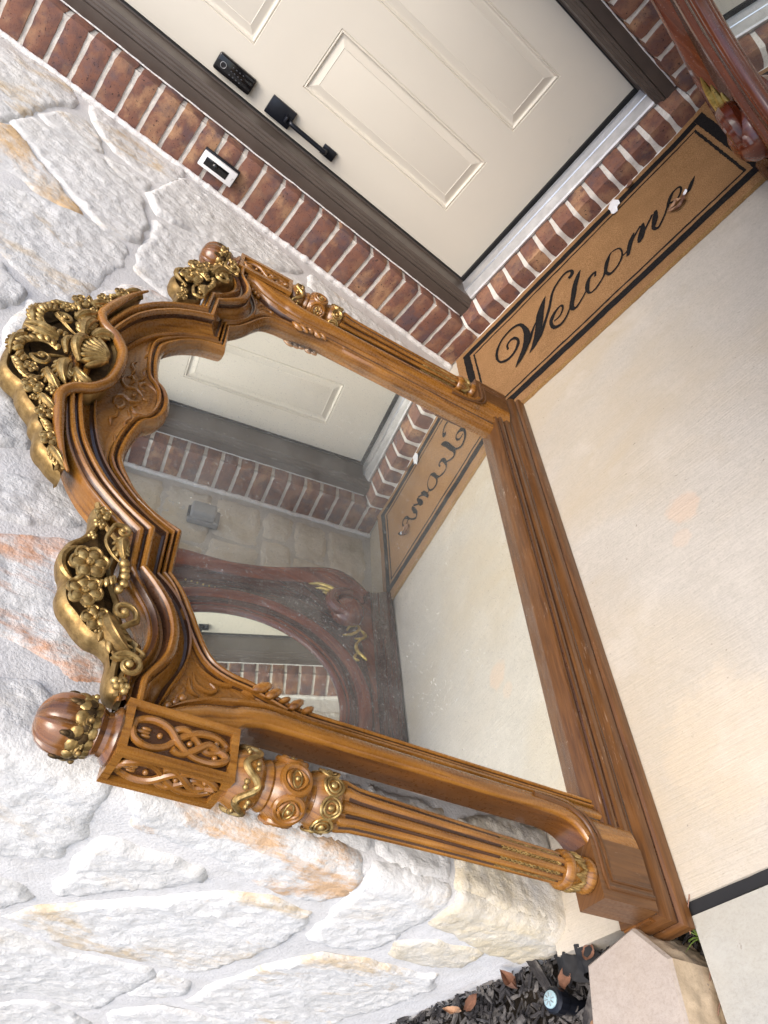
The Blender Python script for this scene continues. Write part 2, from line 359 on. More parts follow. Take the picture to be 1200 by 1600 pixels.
M['leafpale'] = plain('pale_dead_leaf', (0.42, 0.25, 0.15), 0.6, 0, 0.4, 0.35, 60, 0.3)
M['grass'] = plain('grass_blade', (0.16, 0.24, 0.05), 0.5)
M['ceil'] = plain('painted_ceiling', (0.75, 0.74, 0.71), 0.8)
# ------------------------------------------------------------------ ground, slab, walk
HC = 0.0758; X0 = 0.1736; XR = 1.19; XW = 1.362; YL = 2.09
def sheet(name, x0, x1, y0, y1, z, mat, thick=0.0):
    b = MB()
    if thick: b.box((x0, y0, z-thick), (x1, y1, z))
    else: b.add([(x0,y0,z),(x1,y0,z),(x1,y1,z),(x0,y1,z)], [(0,1,2,3)])
    return tag(b.build(name, mat, smooth=False), kind='structure')
sheet('ground', -60, 60, -60, 60, -0.09, M['soil'])
sheet('porch_floor', -0.03, XW+0.05, -2.118, 0.25, 0.0, M['slab'], 0.08)
jm = MB(); n = 40
V = []
for i in range(n):
    x = 0.20+i*0.06; V += [(x, -2.141+0.003*math.sin(i*2.3+1), -0.006), (x, -2.117+0.002*math.sin(i*1.7), -0.006)]
jm.add(V, [(2*i, 2*i+2, 2*i+3, 2*i+1) for i in range(n-1)])
tag(jm.build('expansion_joint', M['rubber'], smooth=False), kind='structure')
wk = MB(); wk.box((0.262, -2.55, -0.08), (0.42, -2.142, -0.001)); wk.box((0.425, -2.34, -0.08), (1.0, -2.142, -0.002)); wk.box((0.425, -2.55, -0.08), (1.0, -2.345, -0.001))
wk.box((1.005, -2.55, -0.08), (3.2, -2.142, -0.001)); wk.box((0.262, -8, -0.08), (3.2, -2.555, -0.001)); wk.box((0.265, -2.545, -0.08), (3.1, -2.15, -0.006))
tag(wk.build('walkway', M['walk'], smooth=False), kind='structure')
# ------------------------------------------------------------------ stone walls
RC = 0.035; AE = (YL-RC)+RC*math.pi/2
def fold(a, z, h):
    """unrolled wall coordinate (a along, z up, h out) -> world; goes round the outside corner"""
    if a <= YL-RC: return (h, -a, z)
    if a <= AE:
        ph = (a-(YL-RC))/RC; return (-RC+(RC+h)*math.cos(ph), -(YL-RC)-(RC+h)*math.sin(ph), z)
    return (-RC-(a-AE), -YL-h, z)
def fold_right(a, z, h): return (XW-h, -a, z)
def stone_mesh(poly, seed, fm, step=0.0090, depth=0.0065, relief=0.0062, jit=0.007, grow=0.011):
    rnd = random.Random(seed)
    P = [np.array(q) for q in poly]; n_ = len(P)
    ar = sum(P[i][0]*P[(i+1) % n_][1]-P[(i+1) % n_][0]*P[i][1] for i in range(n_)); sg = 1 if ar > 0 else -1
    off = []
    for i in range(n_):
        d = P[(i+1) % n_]-P[i-1]; d = d/max(1e-6, np.linalg.norm(d)); off.append(P[i]+np.array([d[1], -d[0]])*sg*grow)
    P = off; out = []
    for i in range(len(P)):
        a, b = P[i], P[(i+1) % len(P)]; L = np.linalg.norm(b-a); k = max(1, int(L/step)); d = (b-a)/max(L, 1e-6); nn = np.array([-d[1], d[0]])
        for j in range(k):
            q = a+(b-a)*j/k
            out.append(q+nn*jit*fbm((q[0]*22, q[1]*22, seed*3.1), 3)*1.6)
    B = np.array(out)
    # round the corners a little
    for _ in range(1): B = 0.5*B+0.25*np.roll(B, 1, 0)+0.25*np.roll(B, -1, 0)
    lo, hi = B.min(0), B.max(0)
    def dist(q):
        A = B; C2 = np.roll(B, -1, 0); d = C2-A; t = np.clip(((q-A)*d).sum(1)/np.maximum((d*d).sum(1), 1e-12), 0, 1)
        return np.sqrt((((A+d*t[:, None])-q)**2).sum(1).min())
    pts = [Vector(q) for q in B]; nb = len(pts)
    x = lo[0]
    while x < hi[0]:
        z = lo[1]
        while z < hi[1]:
            q = np.array([x+rnd.uniform(-.3, .3)*step, z+rnd.uniform(-.3, .3)*step])
            A = B; C2 = np.roll(B, -1, 0)
            c = ((A[:, 1] > q[1]) != (C2[:, 1] > q[1])) & (q[0] < (C2[:, 0]-A[:, 0])*(q[1]-A[:, 1])/(C2[:, 1]-A[:, 1]+1e-12)+A[:, 0])
            if c.sum() % 2 and dist(q) > step*0.55: pts.append(Vector(q))
            z += step
        x += step
    v, e, f, ov, oe, of = delaunay_2d_cdt(pts, [(i, (i+1) % nb) for i in range(nb)], [], 1, 1e-6)
    V = []; tx, tz = rnd.uniform(-.012, .012), rnd.uniform(-.012, .012); cx, cz = (lo+hi)/2; D = depth*rnd.uniform(0.75, 1.3)
    for q in v:
        q = np.array(q); d = dist(q); e1 = 1-math.exp(-d/0.003)
        h = e1*D + e1*(tx*(q[0]-cx)+tz*(q[1]-cz)) + min(1, d/0.012)*relief*(fbm((q[0]*9, q[1]*6, seed*1.7), 4)*0.8+0.8*abs(fbm((q[0]*34, q[1]*24, seed), 3))+0.4*fbm((q[0]*95, q[1]*75, seed), 2))
        V.append(fm(q[0], q[1], h+0.0015))
    return V, f
STONES=[
 [ (0.036,1.891),(0.018,1.788),(0.029,1.714),(0.002,1.648),(0.021,1.578),(0.067,1.538),(0.120,1.544),(0.204,1.574),(0.305,1.592),(0.427,1.606),(0.502,1.622),(0.578,1.675) ],
 [ (0.587,1.656),(0.521,1.616),(0.491,1.602),(0.531,1.558),(0.567,1.519),(0.618,1.450),(0.673,1.387),(0.699,1.346),(0.715,1.380),(0.719,1.431),(0.708,1.490),(0.718,1.548),(0.758,1.594) ],
 [ (0.473,1.604),(0.380,1.578),(0.356,1.541),(0.352,1.474),(0.325,1.390),(0.358,1.343),(0.386,1.273),(0.448,1.236),(0.534,1.215),(0.636,1.208),(0.667,1.241),(0.689,1.294),(0.673,1.336),(0.622,1.410),(0.561,1.479),(0.514,1.544) ],
 [ (0.329,1.576),(0.212,1.537),(0.149,1.486),(0.215,1.438),(0.290,1.393),(0.303,1.435),(0.333,1.493),(0.349,1.543) ],
 [ (0.037,1.514),(0.010,1.432),(-0.016,1.357),(-0.023,1.274),(-0.004,1.198),(0.055,1.185),(0.188,1.214),(0.230,1.253),(0.229,1.308),(0.221,1.376),(0.177,1.428),(0.108,1.470) ],
 [ (0.292,1.389),(0.280,1.342),(0.277,1.297),(0.261,1.257),(0.320,1.261),(0.343,1.307),(0.342,1.357) ],
 [ (0.338,1.247),(0.063,1.176),(0.033,1.103),(0.048,0.978),(0.064,0.796),(0.086,0.701),(0.208,0.786),(0.289,0.925),(0.354,1.031),(0.388,1.123),(0.431,1.197) ],
 [ (0.473,1.199),(0.408,1.119),(0.360,1.019),(0.270,0.880),(0.200,0.709),(0.197,0.519),(0.333,0.573),(0.574,0.804),(0.775,1.025),(0.809,1.102),(0.791,1.180),(0.677,1.193),(0.574,1.183) ],
 [ (0.091,0.679),(0.099,0.461),(0.106,0.218),(0.105,0.063),(0.274,0.203),(0.248,0.464),(0.190,0.683) ],
 [ (0.811,1.575),(0.800,1.520),(0.782,1.504),(0.743,1.444),(0.725,1.380),(0.703,1.328),(0.704,1.290),(0.693,1.243),(0.726,1.225),(0.821,1.230),(0.897,1.244),(0.980,1.254),(1.061,1.266),(1.098,1.271),(1.094,1.307),(1.090,1.346),(1.075,1.385),(1.056,1.416),(1.043,1.437),(1.071,1.480) ],
 [ (1.113,1.465),(1.093,1.420),(1.118,1.389),(1.135,1.356),(1.193,1.360),(1.226,1.375),(1.251,1.415) ],
 [ (1.261,1.337),(1.161,1.338),(1.148,1.287),(1.137,1.248),(1.168,1.189),(1.329,1.265),(1.371,1.325) ],
 [ (1.093,1.231),(0.965,1.211),(0.882,1.190),(0.837,1.149),(0.833,1.097),(0.839,1.033),(0.894,0.950),(1.105,1.083) ],
 [ (1.472,1.357),(1.445,1.299),(1.479,1.259),(1.531,1.211),(1.556,1.217),(1.571,1.256),(1.588,1.314) ],
 [ (1.673,1.282),(1.653,1.228),(1.625,1.173),(1.616,1.119),(1.623,1.070),(1.665,1.077),(1.705,1.148),(1.735,1.200),(1.752,1.252) ],
 [ (1.787,1.240),(1.771,1.188),(1.746,1.146),(1.720,1.095),(1.726,1.032),(1.793,0.948),(1.868,0.937),(1.940,0.968),(1.947,1.011),(1.941,1.065),(1.929,1.106),(1.928,1.134),(1.937,1.184) ],
 [ (2.014,1.155),(1.997,1.111),(1.993,1.059),(2.000,1.001),(2.028,0.926),(2.082,0.909),(2.082,0.937),(2.217,0.905),(2.296,0.903),(2.339,0.974),(2.359,1.023) ],
 [ (2.208,0.872),(2.208,0.833),(2.213,0.768),(2.220,0.698),(2.239,0.682),(2.279,0.721),(2.337,0.785),(2.380,0.815),(2.427,0.848),(2.330,0.860),(2.253,0.870) ],
 [ (2.082,0.905),(2.082,0.866),(2.082,0.805),(2.082,0.742),(2.082,0.662),(2.082,0.602),(2.082,0.513),(2.082,0.500),(2.162,0.459),(2.186,0.481),(2.208,0.522),(2.208,0.561),(2.183,0.644),(2.165,0.713),(2.149,0.794),(2.145,0.851) ],
 [ (2.451,0.990),(2.408,0.946),(2.424,0.909),(2.452,0.876),(2.485,0.895),(2.513,0.905),(2.530,0.961) ],
 [ (2.549,0.891),(2.494,0.854),(2.435,0.789),(2.362,0.715),(2.280,0.643),(2.242,0.563),(2.250,0.470),(2.313,0.442),(2.384,0.440),(2.450,0.453),(2.558,0.474),(2.596,0.509),(2.589,0.593),(2.594,0.676),(2.590,0.755),(2.567,0.828) ],
 [ (2.627,0.947),(2.601,0.870),(2.608,0.820),(2.644,0.730),(2.637,0.644),(2.634,0.569),(2.670,0.544),(2.782,0.555),(2.876,0.555),(2.910,0.579),(2.864,0.658),(2.869,0.721),(2.904,0.750),(2.938,0.837) ],
 [ (2.997,0.816),(2.957,0.729),(2.913,0.694),(2.915,0.626),(2.985,0.522),(3.219,0.442),(3.353,0.572),(3.315,0.704) ],
 [ (2.635,0.539),(2.666,0.472),(2.723,0.446),(2.763,0.489),(2.780,0.530),(2.706,0.535) ],
 [ (2.883,0.521),(2.814,0.447),(2.811,0.357),(2.838,0.192),(3.070,0.078),(3.130,0.389) ],
 [ (2.082,0.464),(2.082,0.413),(2.082,0.354),(2.082,0.306),(2.139,0.285),(2.210,0.286),(2.278,0.279),(2.319,0.297),(2.327,0.354),(2.335,0.414),(2.255,0.420),(2.192,0.445),(2.118,0.463) ],
 [ (2.390,0.338),(2.376,0.239),(2.378,0.135),(2.359,0.080),(2.420,0.032),(2.497,0.040),(2.593,0.064),(2.711,0.086),(2.812,0.175),(2.786,0.340),(2.756,0.420),(2.625,0.420),(2.503,0.388) ],
 [ (2.277,0.254),(2.224,0.195),(2.222,0.078),(2.299,0.069),(2.330,0.142),(2.321,0.231) ],
 [ (2.082,0.267),(2.082,0.204),(2.082,0.144),(2.082,0.074),(2.111,-0.040),(2.167,-0.037),(2.212,-0.016),(2.208,0.056),(2.190,0.144),(2.164,0.262),(2.115,0.268) ],
 [ (1.950,0.476),(1.931,0.299),(2.054,0.306),(2.082,0.298),(2.082,0.347),(2.082,0.412),(2.082,0.457) ],
 [ (1.937,0.255),(1.901,0.133),(1.893,0.015),(2.034,-0.022),(2.082,-0.007),(2.117,-0.014),(2.082,0.111),(2.082,0.203),(2.082,0.278) ],
 [ (1.976,0.706),(1.970,0.606),(1.951,0.497),(2.037,0.484),(2.082,0.486),(2.082,0.535),(2.082,0.612),(2.082,0.686) ],
]
STROKES=[
 [ (0.280,-0.257,0.0080),(0.281,-0.231,0.0107),(0.297,-0.219,0.0135),(0.316,-0.227,0.0131),(0.327,-0.256,0.0107),(0.321,-0.281,0.0165),(0.303,-0.301,0.0144),(0.281,-0.310,0.0145),(0.256,-0.305,0.0134),(0.233,-0.280,0.0074),(0.228,-0.240,0.0127),(0.239,-0.202,0.0130),(0.264,-0.175,0.0105),(0.299,-0.163,0.0105),(0.330,-0.166,0.0116),(0.356,-0.189,0.0113),(0.367,-0.238,0.0191),(0.365,-0.285,0.0310),(0.348,-0.328,0.0319),(0.326,-0.355,0.0271),(0.307,-0.372,0.0197),(0.287,-0.388,0.0045) ],
 [ (0.332,-0.350,0.0122),(0.364,-0.322,0.0166),(0.395,-0.277,0.0122),(0.420,-0.252,0.0062) ],
 [ (0.480,-0.168,0.0047),(0.463,-0.192,0.0215),(0.439,-0.234,0.0347),(0.421,-0.285,0.0345),(0.401,-0.331,0.0324),(0.381,-0.361,0.0280),(0.352,-0.384,0.0045) ],
 [ (0.377,-0.369,0.0120),(0.412,-0.347,0.0133),(0.443,-0.303,0.0145),(0.478,-0.248,0.0131),(0.510,-0.186,0.0124),(0.547,-0.157,0.0115),(0.578,-0.151,0.0130),(0.599,-0.170,0.0104),(0.596,-0.193,0.0194),(0.580,-0.197,0.0160) ],
 [ (0.473,-0.343,0.0075),(0.498,-0.344,0.0089),(0.518,-0.322,0.0090),(0.516,-0.299,0.0085),(0.491,-0.302,0.0153),(0.469,-0.321,0.0187),(0.460,-0.345,0.0138),(0.466,-0.376,0.0141),(0.490,-0.391,0.0115),(0.516,-0.380,0.0086),(0.539,-0.356,0.0070) ],
 [ (0.627,-0.213,0.0045),(0.609,-0.232,0.0203),(0.586,-0.268,0.0233),(0.566,-0.313,0.0222),(0.547,-0.353,0.0194),(0.553,-0.379,0.0122),(0.577,-0.372,0.0085),(0.610,-0.348,0.0071) ],
 [ (0.657,-0.319,0.0073),(0.662,-0.298,0.0107),(0.638,-0.301,0.0158),(0.619,-0.333,0.0186),(0.616,-0.371,0.0080),(0.635,-0.380,0.0098),(0.663,-0.369,0.0084),(0.691,-0.350,0.0069) ],
 [ (0.673,-0.363,0.0066),(0.692,-0.340,0.0129),(0.710,-0.307,0.0174),(0.736,-0.280,0.0073),(0.762,-0.295,0.0065),(0.763,-0.331,0.0064),(0.750,-0.358,0.0091),(0.725,-0.376,0.0096),(0.699,-0.376,0.0116),(0.693,-0.350,0.0104),(0.703,-0.327,0.0120) ],
 [ (0.754,-0.348,0.0070),(0.778,-0.345,0.0082),(0.804,-0.319,0.0080) ],
 [ (0.824,-0.289,0.0053),(0.805,-0.312,0.0192),(0.788,-0.340,0.0181),(0.771,-0.373,0.0117) ],
 [ (0.777,-0.360,0.0064),(0.817,-0.311,0.0081),(0.851,-0.288,0.0097) ],
 [ (0.860,-0.285,0.0080),(0.846,-0.318,0.0235),(0.830,-0.345,0.0246),(0.818,-0.360,0.0100) ],
 [ (0.823,-0.358,0.0064),(0.857,-0.323,0.0079),(0.896,-0.289,0.0094) ],
 [ (0.910,-0.284,0.0113),(0.892,-0.325,0.0228),(0.875,-0.356,0.0122),(0.886,-0.374,0.0107),(0.913,-0.354,0.0076),(0.940,-0.322,0.0075) ],
 [ (0.950,-0.312,0.0092),(0.971,-0.329,0.0081),(0.995,-0.310,0.0084),(1.000,-0.285,0.0070),(0.978,-0.280,0.0111),(0.957,-0.298,0.0139),(0.938,-0.329,0.0082) ],
 [ (1.048,-0.302,0.0025),(1.033,-0.317,0.0137),(1.014,-0.338,0.0163),(1.003,-0.345,0.0077) ],
]

swall = empty('stone_wall', (0, -1.0, 0)); tag(swall, 'pale limestone flagstone wall behind the carved mirror, turning a corner', 'wall')
inv = swall.matrix_basis.inverted()
for P in STONES:
    if max(p[0] for p in P) < 2.09: P[:] = [(min(p[0], 2.056), p[1]) for p in P]
    else: P[:] = [(2.07 if p[0] == 2.082 else p[0], p[1]) for p in P]
# stones the mirror hides
for r, (z0, z1, cuts) in enumerate([(-.01, 0.285, (0.13, 0.52, 0.95, 1.30, 1.64, 1.885)), (0.30, 0.485, (0.33, 0.75, 1.10, 1.48, 1.72, 1.925)), (0.50, 0.72, (0.62, 0.9, 1.3, 1.60, 1.80, 1.945)), (0.735, 0.93, (0.75, 1.05, 1.42, 1.70, 1.93))]):
    for c0, c1 in zip(cuts[:-1], cuts[1:]):
        STONES.append([(c0+.012, z0+.008), ((c0+c1)/2, z0+.002), (c1-.012, z0+.010), (c1-.010, z1-.012), ((c0+c1)/2, z1-.004), (c0+.011, z1-.008)])
for k, P in enumerate(STONES):
    V, F = stone_mesh(P, k+1, fold)
    V = [(x, y+1.0, z) for x, y, z in V]
    obj('stone', V, F, M[{0: 'stone_tan', 1: 'stone_ochre', 4: 'stone_tan', 12: 'stone_pink', 15: 'stone_rust', 18: 'stone_orange', 26: 'stone_tan', 27: 'stone_cream', 28: 'stone_cream', 29: 'stone_tan', 30: 'stone_cream', 20: 'stone_tan', 9: 'stone_tan'}.get(k, 'stone')], swall, sharp=None)
# mortar bed of the wall
V = []; F = []; na, nz = 150, 70
for i in range(na+1):
    a = -0.02+i*(3.6/na)
    for j in range(nz+1):
        z = -0.07+j*(2.45/nz); q = fold(a, z, 0.0025+0.003*fbm((a*6, z*6, 3.3), 3)); V.append((q[0], q[1]+1.0, q[2]))
for i in range(na):
    for j in range(nz): F.append((i*(nz+1)+j, (i+1)*(nz+1)+j, (i+1)*(nz+1)+j+1, i*(nz+1)+j+1))
obj('mortar_bed', V, F, M['mortar'], swall, sharp=None)
b = MB(); b.box((-0.5, -1.0, -0.08), (-0.06, 1.3, 2.6)); b.build('wall_core', M['mortar'], swall, smooth=False)
# right wall, seen in the mirror
rwall = empty('stone_wall', (XW, -1.0, 0)); tag(rwall, 'tan limestone wall behind the dark mahogany mirror, seen reflected', 'wall')
rr = random.Random(5); z = 0.02; k = 100
while z < 1.6:
    hh = rr.uniform(0.12, 0.24); a = 0.035
    while a < 2.0:
        ww = rr.uniform(0.16, 0.42)
        P = [(a+.008, z+rr.uniform(0, .02)), (a+ww*.5, z+rr.uniform(-.005, .012)), (a+ww-.01, z+rr.uniform(0, .02)), (a+ww-.008, z+hh-rr.uniform(.008, .022)), (a+ww*.45, z+hh-rr.uniform(.006, .018)), (a+.008, z+hh-rr.uniform(.008, .02))]
        if a < 1.5:
            V, F = stone_mesh(P, k, fold_right, step=0.016, depth=0.008, grow=0.006); k += 1
            obj('stone', [(x-XW, y+1.0, zz) for x, y, zz in V], F, M['stone2'], rwall, sharp=None)
        a += ww
    z += hh
b = MB(); b.box((-0.004, -1.1, -0.08), (0.4, 1.0, 1.62)); b.build('mortar_bed', M['mortar3'], rwall, smooth=False)  # unseen wall top kept low to let skylight onto the left wall
# ------------------------------------------------------------------ brick wall round the door
bwall = empty('brick_wall', (0.68, 0, 0)); tag(bwall, 'flashed red brown brick surround of the front door with pale joints', 'wall')
def brick_mesh(seed, w, d, h):
    """brick with worn, uneven edges; origin at centre"""
    rnd = random.Random(seed); nx, ny, nz = 8, 3, 3
    V = []; idx = {}; F = []
    def vert(i, j, k):
        if (i, j, k) in idx: return idx[(i, j, k)]
        x, y, z = (i/nx-.5)*w, (j/ny-.5)*d, (k/nz-.5)*h
        e = (i in (0, nx))+(j in (0, ny))+(k in (0, nz))
        r = 0.0022*(e-1)
        q = Vector((x, y, z)); s = Vector((math.copysign(1, x) if i in (0, nx) else 0, math.copysign(1, y) if j in (0, ny) else 0, math.copysign(1, z) if k in (0, nz) else 0))
        q -= s*r; q += Vector((rnd.uniform(-1, 1), rnd.uniform(-1, 1), rnd.uniform(-1, 1)))*0.0011
        idx[(i, j, k)] = len(V); V.append(q); return idx[(i, j, k)]
    for i in range(nx):
        for j in range(ny):
            for k in (0, nz): F.append((vert(i, j, k), vert(i+1, j, k), vert(i+1, j+1, k), vert(i, j+1, k)))
    for i in range(nx):
        for k in range(nz):
            for j in (0, ny): F.append((vert(i, j, k), vert(i+1, j, k), vert(i+1, j, k+1), vert(i, j, k+1)))
    for j in range(ny):
        for k in range(nz):
            for i in (0, nx): F.append((vert(i, j, k), vert(i, j+1, k), vert(i, j+1, k+1), vert(i, j, k+1)))
    return mesh('brick', V, F, M['brick'], sharp=50)
BM = [brick_mesh(s, X0-0.003, 0.10, 0.0652) for s in range(7)]
rb = random.Random(3)
for c in range(31):
    for side in (0, 1):
        x = X0/2+0.001 if side == 0 else XR+X0/2-0.001
        o = link('brick', BM[rb.randrange(7)], bwall, (x-0.68+rb.uniform(-.0015, .0015), 0.05+rb.uniform(-.001, .001), (c+0.5)*HC))
        o.rotation_euler = (0, rb.uniform(-.006, .006), math.pi if rb.random() < .5 else 0)
# rowlock sill: bricks on edge, sloping to the front
SB = [brick_mesh(s+20, 0.0672, 0.192, 0.070) for s in range(5)]
for me in SB:
    for v in me.vertices:
        if v.co.z > 0: v.co.z += (v.co.y+0.096)*0.245
    me.update()
for i in range(13):
    u = (XR-X0)/13
    o = link('sill_brick', SB[rb.randrange(5)], bwall, (X0+(i+.5)*u-0.68+rb.uniform(-.001, .001), 0.094+rb.uniform(-.001, .001), 0.0405+rb.uniform(-.001, .001)))
    o.rotation_euler = (0, 0, rb.uniform(-.008, .008))
# joints: struck a few millimetres behind the brick faces, with smears
def mortar_sheet(name, x0, x1, z0, z1, y, parent, nx, nz, ox, amp=0.003):
    V = []; F = []
    for i in range(nx+1):
        for k in range(nz+1):
            x, z = x0+(x1-x0)*i/nx, z0+(z1-z0)*k/nz
            V.append((x-ox, y-amp*(fbm((x*30, z*30, 1.0), 3)), z))
    for i in range(nx):
        for k in range(nz): F.append((i*(nz+1)+k, (i+1)*(nz+1)+k, (i+1)*(nz+1)+k+1, i*(nz+1)+k+1))
    return obj(name, V, F, M['mortar2'], parent, sharp=None)
mortar_sheet('mortar_joint', -0.01, X0-0.006, -0.02, 2.36, 0.0062, bwall, 24, 300, 0.68, 0.0022)
mortar_sheet('mortar_joint', XR+0.006, XW+0.01, -0.02, 2.36, 0.0062, bwall, 24, 300, 0.68, 0.0022)
b = MB(); b.box((-0.69, 0.02, -0.02), (X0-0.0065-0.68, 0.4, 2.4)); b.box((XR+0.0065-0.68, 0.02, -0.02), (0.70, 0.4, 2.4)); b.build('mortar_core', M['mortar2'], bwall, smooth=False)
V = []; F = []; ns = 120
for i in range(ns+1):
    x = X0-0.004+(XR-X0+0.008)*i/ns
    for j, (y, z) in enumerate([(0.003, -0.01), (0.003, 0.02), (0.003, 0.045), (0.0035, 0.066), (0.007, 0.0715), (0.05, 0.0835), (0.1, 0.0957), (0.19, 0.1177)]):
        a = 0.0016*fbm((x*40, y*60, z*40), 3); V.append((x-0.68, y+a, z+a))
for i in range(ns):
    for j in range(7): F.append((i*8+j, (i+1)*8+j, (i+1)*8+j+1, i*8+j+1))
obj('sill_mortar', V, F, M['mortar2'], bwall, sharp=None)
# white bead of mortar in the inside corners and along the sill foot
for x, sg, hh in ((0.008, 1, 2.3), (XW-0.008, -1, 2.3)):
    P = [(x+0.003*fbm((z*9, 1, x), 3)-0.68, -0.004+0.004*fbm((z*14, 5, x), 3), z) for z in np.arange(0.0, hh, 0.008)]
    R = [0.010+0.006*abs(fbm((p[2]*26, 9, 2), 4)) for p in P]
    t = MB(); t.tube(P, R, 8); t.build('corner_bead', M['caulk'], bwall, sharp=None)
P = [(x-0.68, -0.003+0.002*fbm((x*14, 2, 2), 3), 0.004) for x in np.arange(X0-0.005, XR, 0.01)]
t = MB(); t.tube(P, [0.007+0.003*fbm((p[0]*30, 1, 1), 3) for p in P], 6); t.build('sill_bead', M['caulk'], bwall, sharp=None)
# lintel over the door, out of view
b = MB(); b.box((-0.69, 0.0, 2.36), (0.70, 0.4, 2.7)); b.build('lintel', M['brick'], bwall, smooth=False)
# ------------------------------------------------------------------ door frame and door
dfr = empty('door_frame', (0.68, 0.07, 0.1)); tag(dfr, 'dark brown painted door frame with ribbed metal threshold', 'door frame')
def fr(pts2, z0, z1, name, mat, flip=False):
    """vertical moulding: section pts2 (x, y) from z0(y) to z1"""
    b = MB(); n = len(pts2); pz = lambda y: 0.078+0.245*max(0, y)-0.003
    V = [(x-0.68, y-0.07, pz(y)-0.1) for x, y in pts2]+[(x-0.68, y-0.07, z1-0.1) for x, y in pts2]
    b.add(V, [(i, (i+1) % n, n+(i+1) % n, n+i) for i in range(n)]+[tuple(range(n)), tuple(range(2*n-1, n-1, -1))])
    return b.build(name, mat, dfr, sharp=25)
sec = [(X0-0.003, 0.30), (X0-0.003, 0.068), (X0+0.004, 0.066), (X0+0.040, 0.064), (X0+0.0425, 0.069), (X0+0.045, 0.065), (X0+0.053, 0.066), (X0+0.056, 0.074), (X0+0.062, 0.076), (X0+0.066, 0.082), (0.2475, 0.084), (0.2475, 0.188), (0.2535, 0.190), (0.2535, 0.30)]
mir = lambda s: [(X0+XR-x, y) for x, y in s][::-1]
fr(sec, 0, 2.3, 'jamb', M['frame']); fr(mir(sec), 0, 2.3, 'jamb', M['frame'])
b = MB(); b.box((X0-0.68, -0.006, 2.2), (XR-0.68, 0.23, 2.26)); b.build('head_jamb', M['frame'], dfr, smooth=False)
for x0, x1 in ((0.2537, 0.2570), (1.1066, 1.1099)):
    b = MB(); b.box((x0-.68, 0.116, 0.04), (x1-.68, 0.124, 2.1)); b.build('weatherstrip', M['rubber'], dfr, smooth=False)
for x in (X0+0.001, XR-0.001):
    P = [(x-.68+.0015*fbm((z*20, 2, x), 3), -0.004, z-.1) for z in np.arange(0.1, 2.2, 0.02)]
    t = MB(); t.tube(P, [0.0028+0.0014*fbm((p[2]*40, 1, 1), 2) for p in P], 6); t.build('caulk_line', M['caulk'], dfr, sharp=None)
# threshold: nose, ribs, back plate
th = MB(); prof = [(0.082, 0.098), (0.080, 0.106), (0.084, 0.112), (0.105, 0.122), (0.118, 0.128)]
prof2 = [(0.1185, 0.1285)]
for i in range(6):
    y = 0.120+i*0.0105; prof2 += [(y, 0.1325), (y+0.006, 0.1335), (y+0.0068, 0.1295), (y+0.0098, 0.1305)]
prof2 += [(0.186, 0.133), (0.187, 0.10)]
def ext(b, prof, x0, x1, m=0):
    n = len(prof); V = [(x0-.68, y-.07, z-.1) for y, z in prof]+[(x1-.68, y-.07, z-.1) for y, z in prof]
    b.add(V, [(i, i+1, n+i+1, n+i) for i in range(n-1)], None, m)
ext(th, prof, 0.2475, 1.116, 1); ext(th, prof2, 0.2475, 1.116, 0)
th.build('threshold', [M['alu'], M['alu2']], dfr, sharp=30)
b = MB(); b.box((0.2537-.68, 0.115, 0.030), (1.110-.68, 0.135, 0.0475)); b.build('door_sweep', M['rubber'], dfr, smooth=False)
door = empty('front_door', (0.68, 0.2, 0.16)); tag(door, 'beige panelled front door with black keypad lock and pull handle', 'door')
DX0, DX1, DZ0, DZ1 = 0.2575, 1.106, 0.147, 2.19
PX = [(0.408, 0.624), (0.753, 0.974)]; PZ = [(0.367, 1.013), (1.203, 1.85)]
b = MB(); xs = [DX0, PX[0][0], PX[0][1], PX[1][0], PX[1][1], DX1]; zs = [DZ0, PZ[0][0], PZ[0][1], PZ[1][0], PZ[1][1], DZ1]
Yd = 0.0
for i in range(5):
    for j in range(5):
        if i in (1, 3) and j in (1, 3): continue
        b.add([(xs[i]-.68, Yd, zs[j]-.16), (xs[i+1]-.68, Yd, zs[j]-.16), (xs[i+1]-.68, Yd, zs[j+1]-.16), (xs[i]-.68, Yd, zs[j+1]-.16)], [(0, 1, 2, 3)])
b.box((DX0-.68, 0.012, DZ0-.16+.001), (DX1-.68, 0.044, DZ1-.16))
for a, c in (((DX0, DZ0), (DX0, DZ1)), ((DX0, DZ0), (DX1, DZ0)), ((DX1, DZ0), (DX1, DZ1))):
    b.add([(a[0]-.68, 0, a[1]-.16), (c[0]-.68, 0, c[1]-.16), (c[0]-.68, .02, c[1]-.16), (a[0]-.68, .02, a[1]-.16)], [(0, 1, 2, 3)])
b.build('slab', M['door'], door, smooth=False)
for (x0, x1) in PX:
    for (z0, z1) in PZ:
        b = MB(); rings = [(0, 0), (0.002, 0.0032), (0.005, 0.0005), (0.008, 0.0005), (0.0105, 0.0042), (0.013, 0.0062), (0.018, 0.0068), (0.034, 0.0028), (0.039, 0.0012), (0.041, 0.0022), (0.043, 0.0018)]
        V = []; F = []
        for d, y in rings: V += [(x0+d-.68, y, z0+d-.16), (x1-d-.68, y, z0+d-.16), (x1-d-.68, y, z1-d-.16), (x0+d-.68, y, z1-d-.16)]
        for r in range(len(rings)-1):
            for q in range(4): F.append((r*4+q, r*4+(q+1) % 4, r*4+4+(q+1) % 4, r*4+4+q))
        F.append(tuple(len(rings)*4-4+q for q in range(4)))
        b.add(V, F); b.build('panel', M['door'], door, sharp=12)
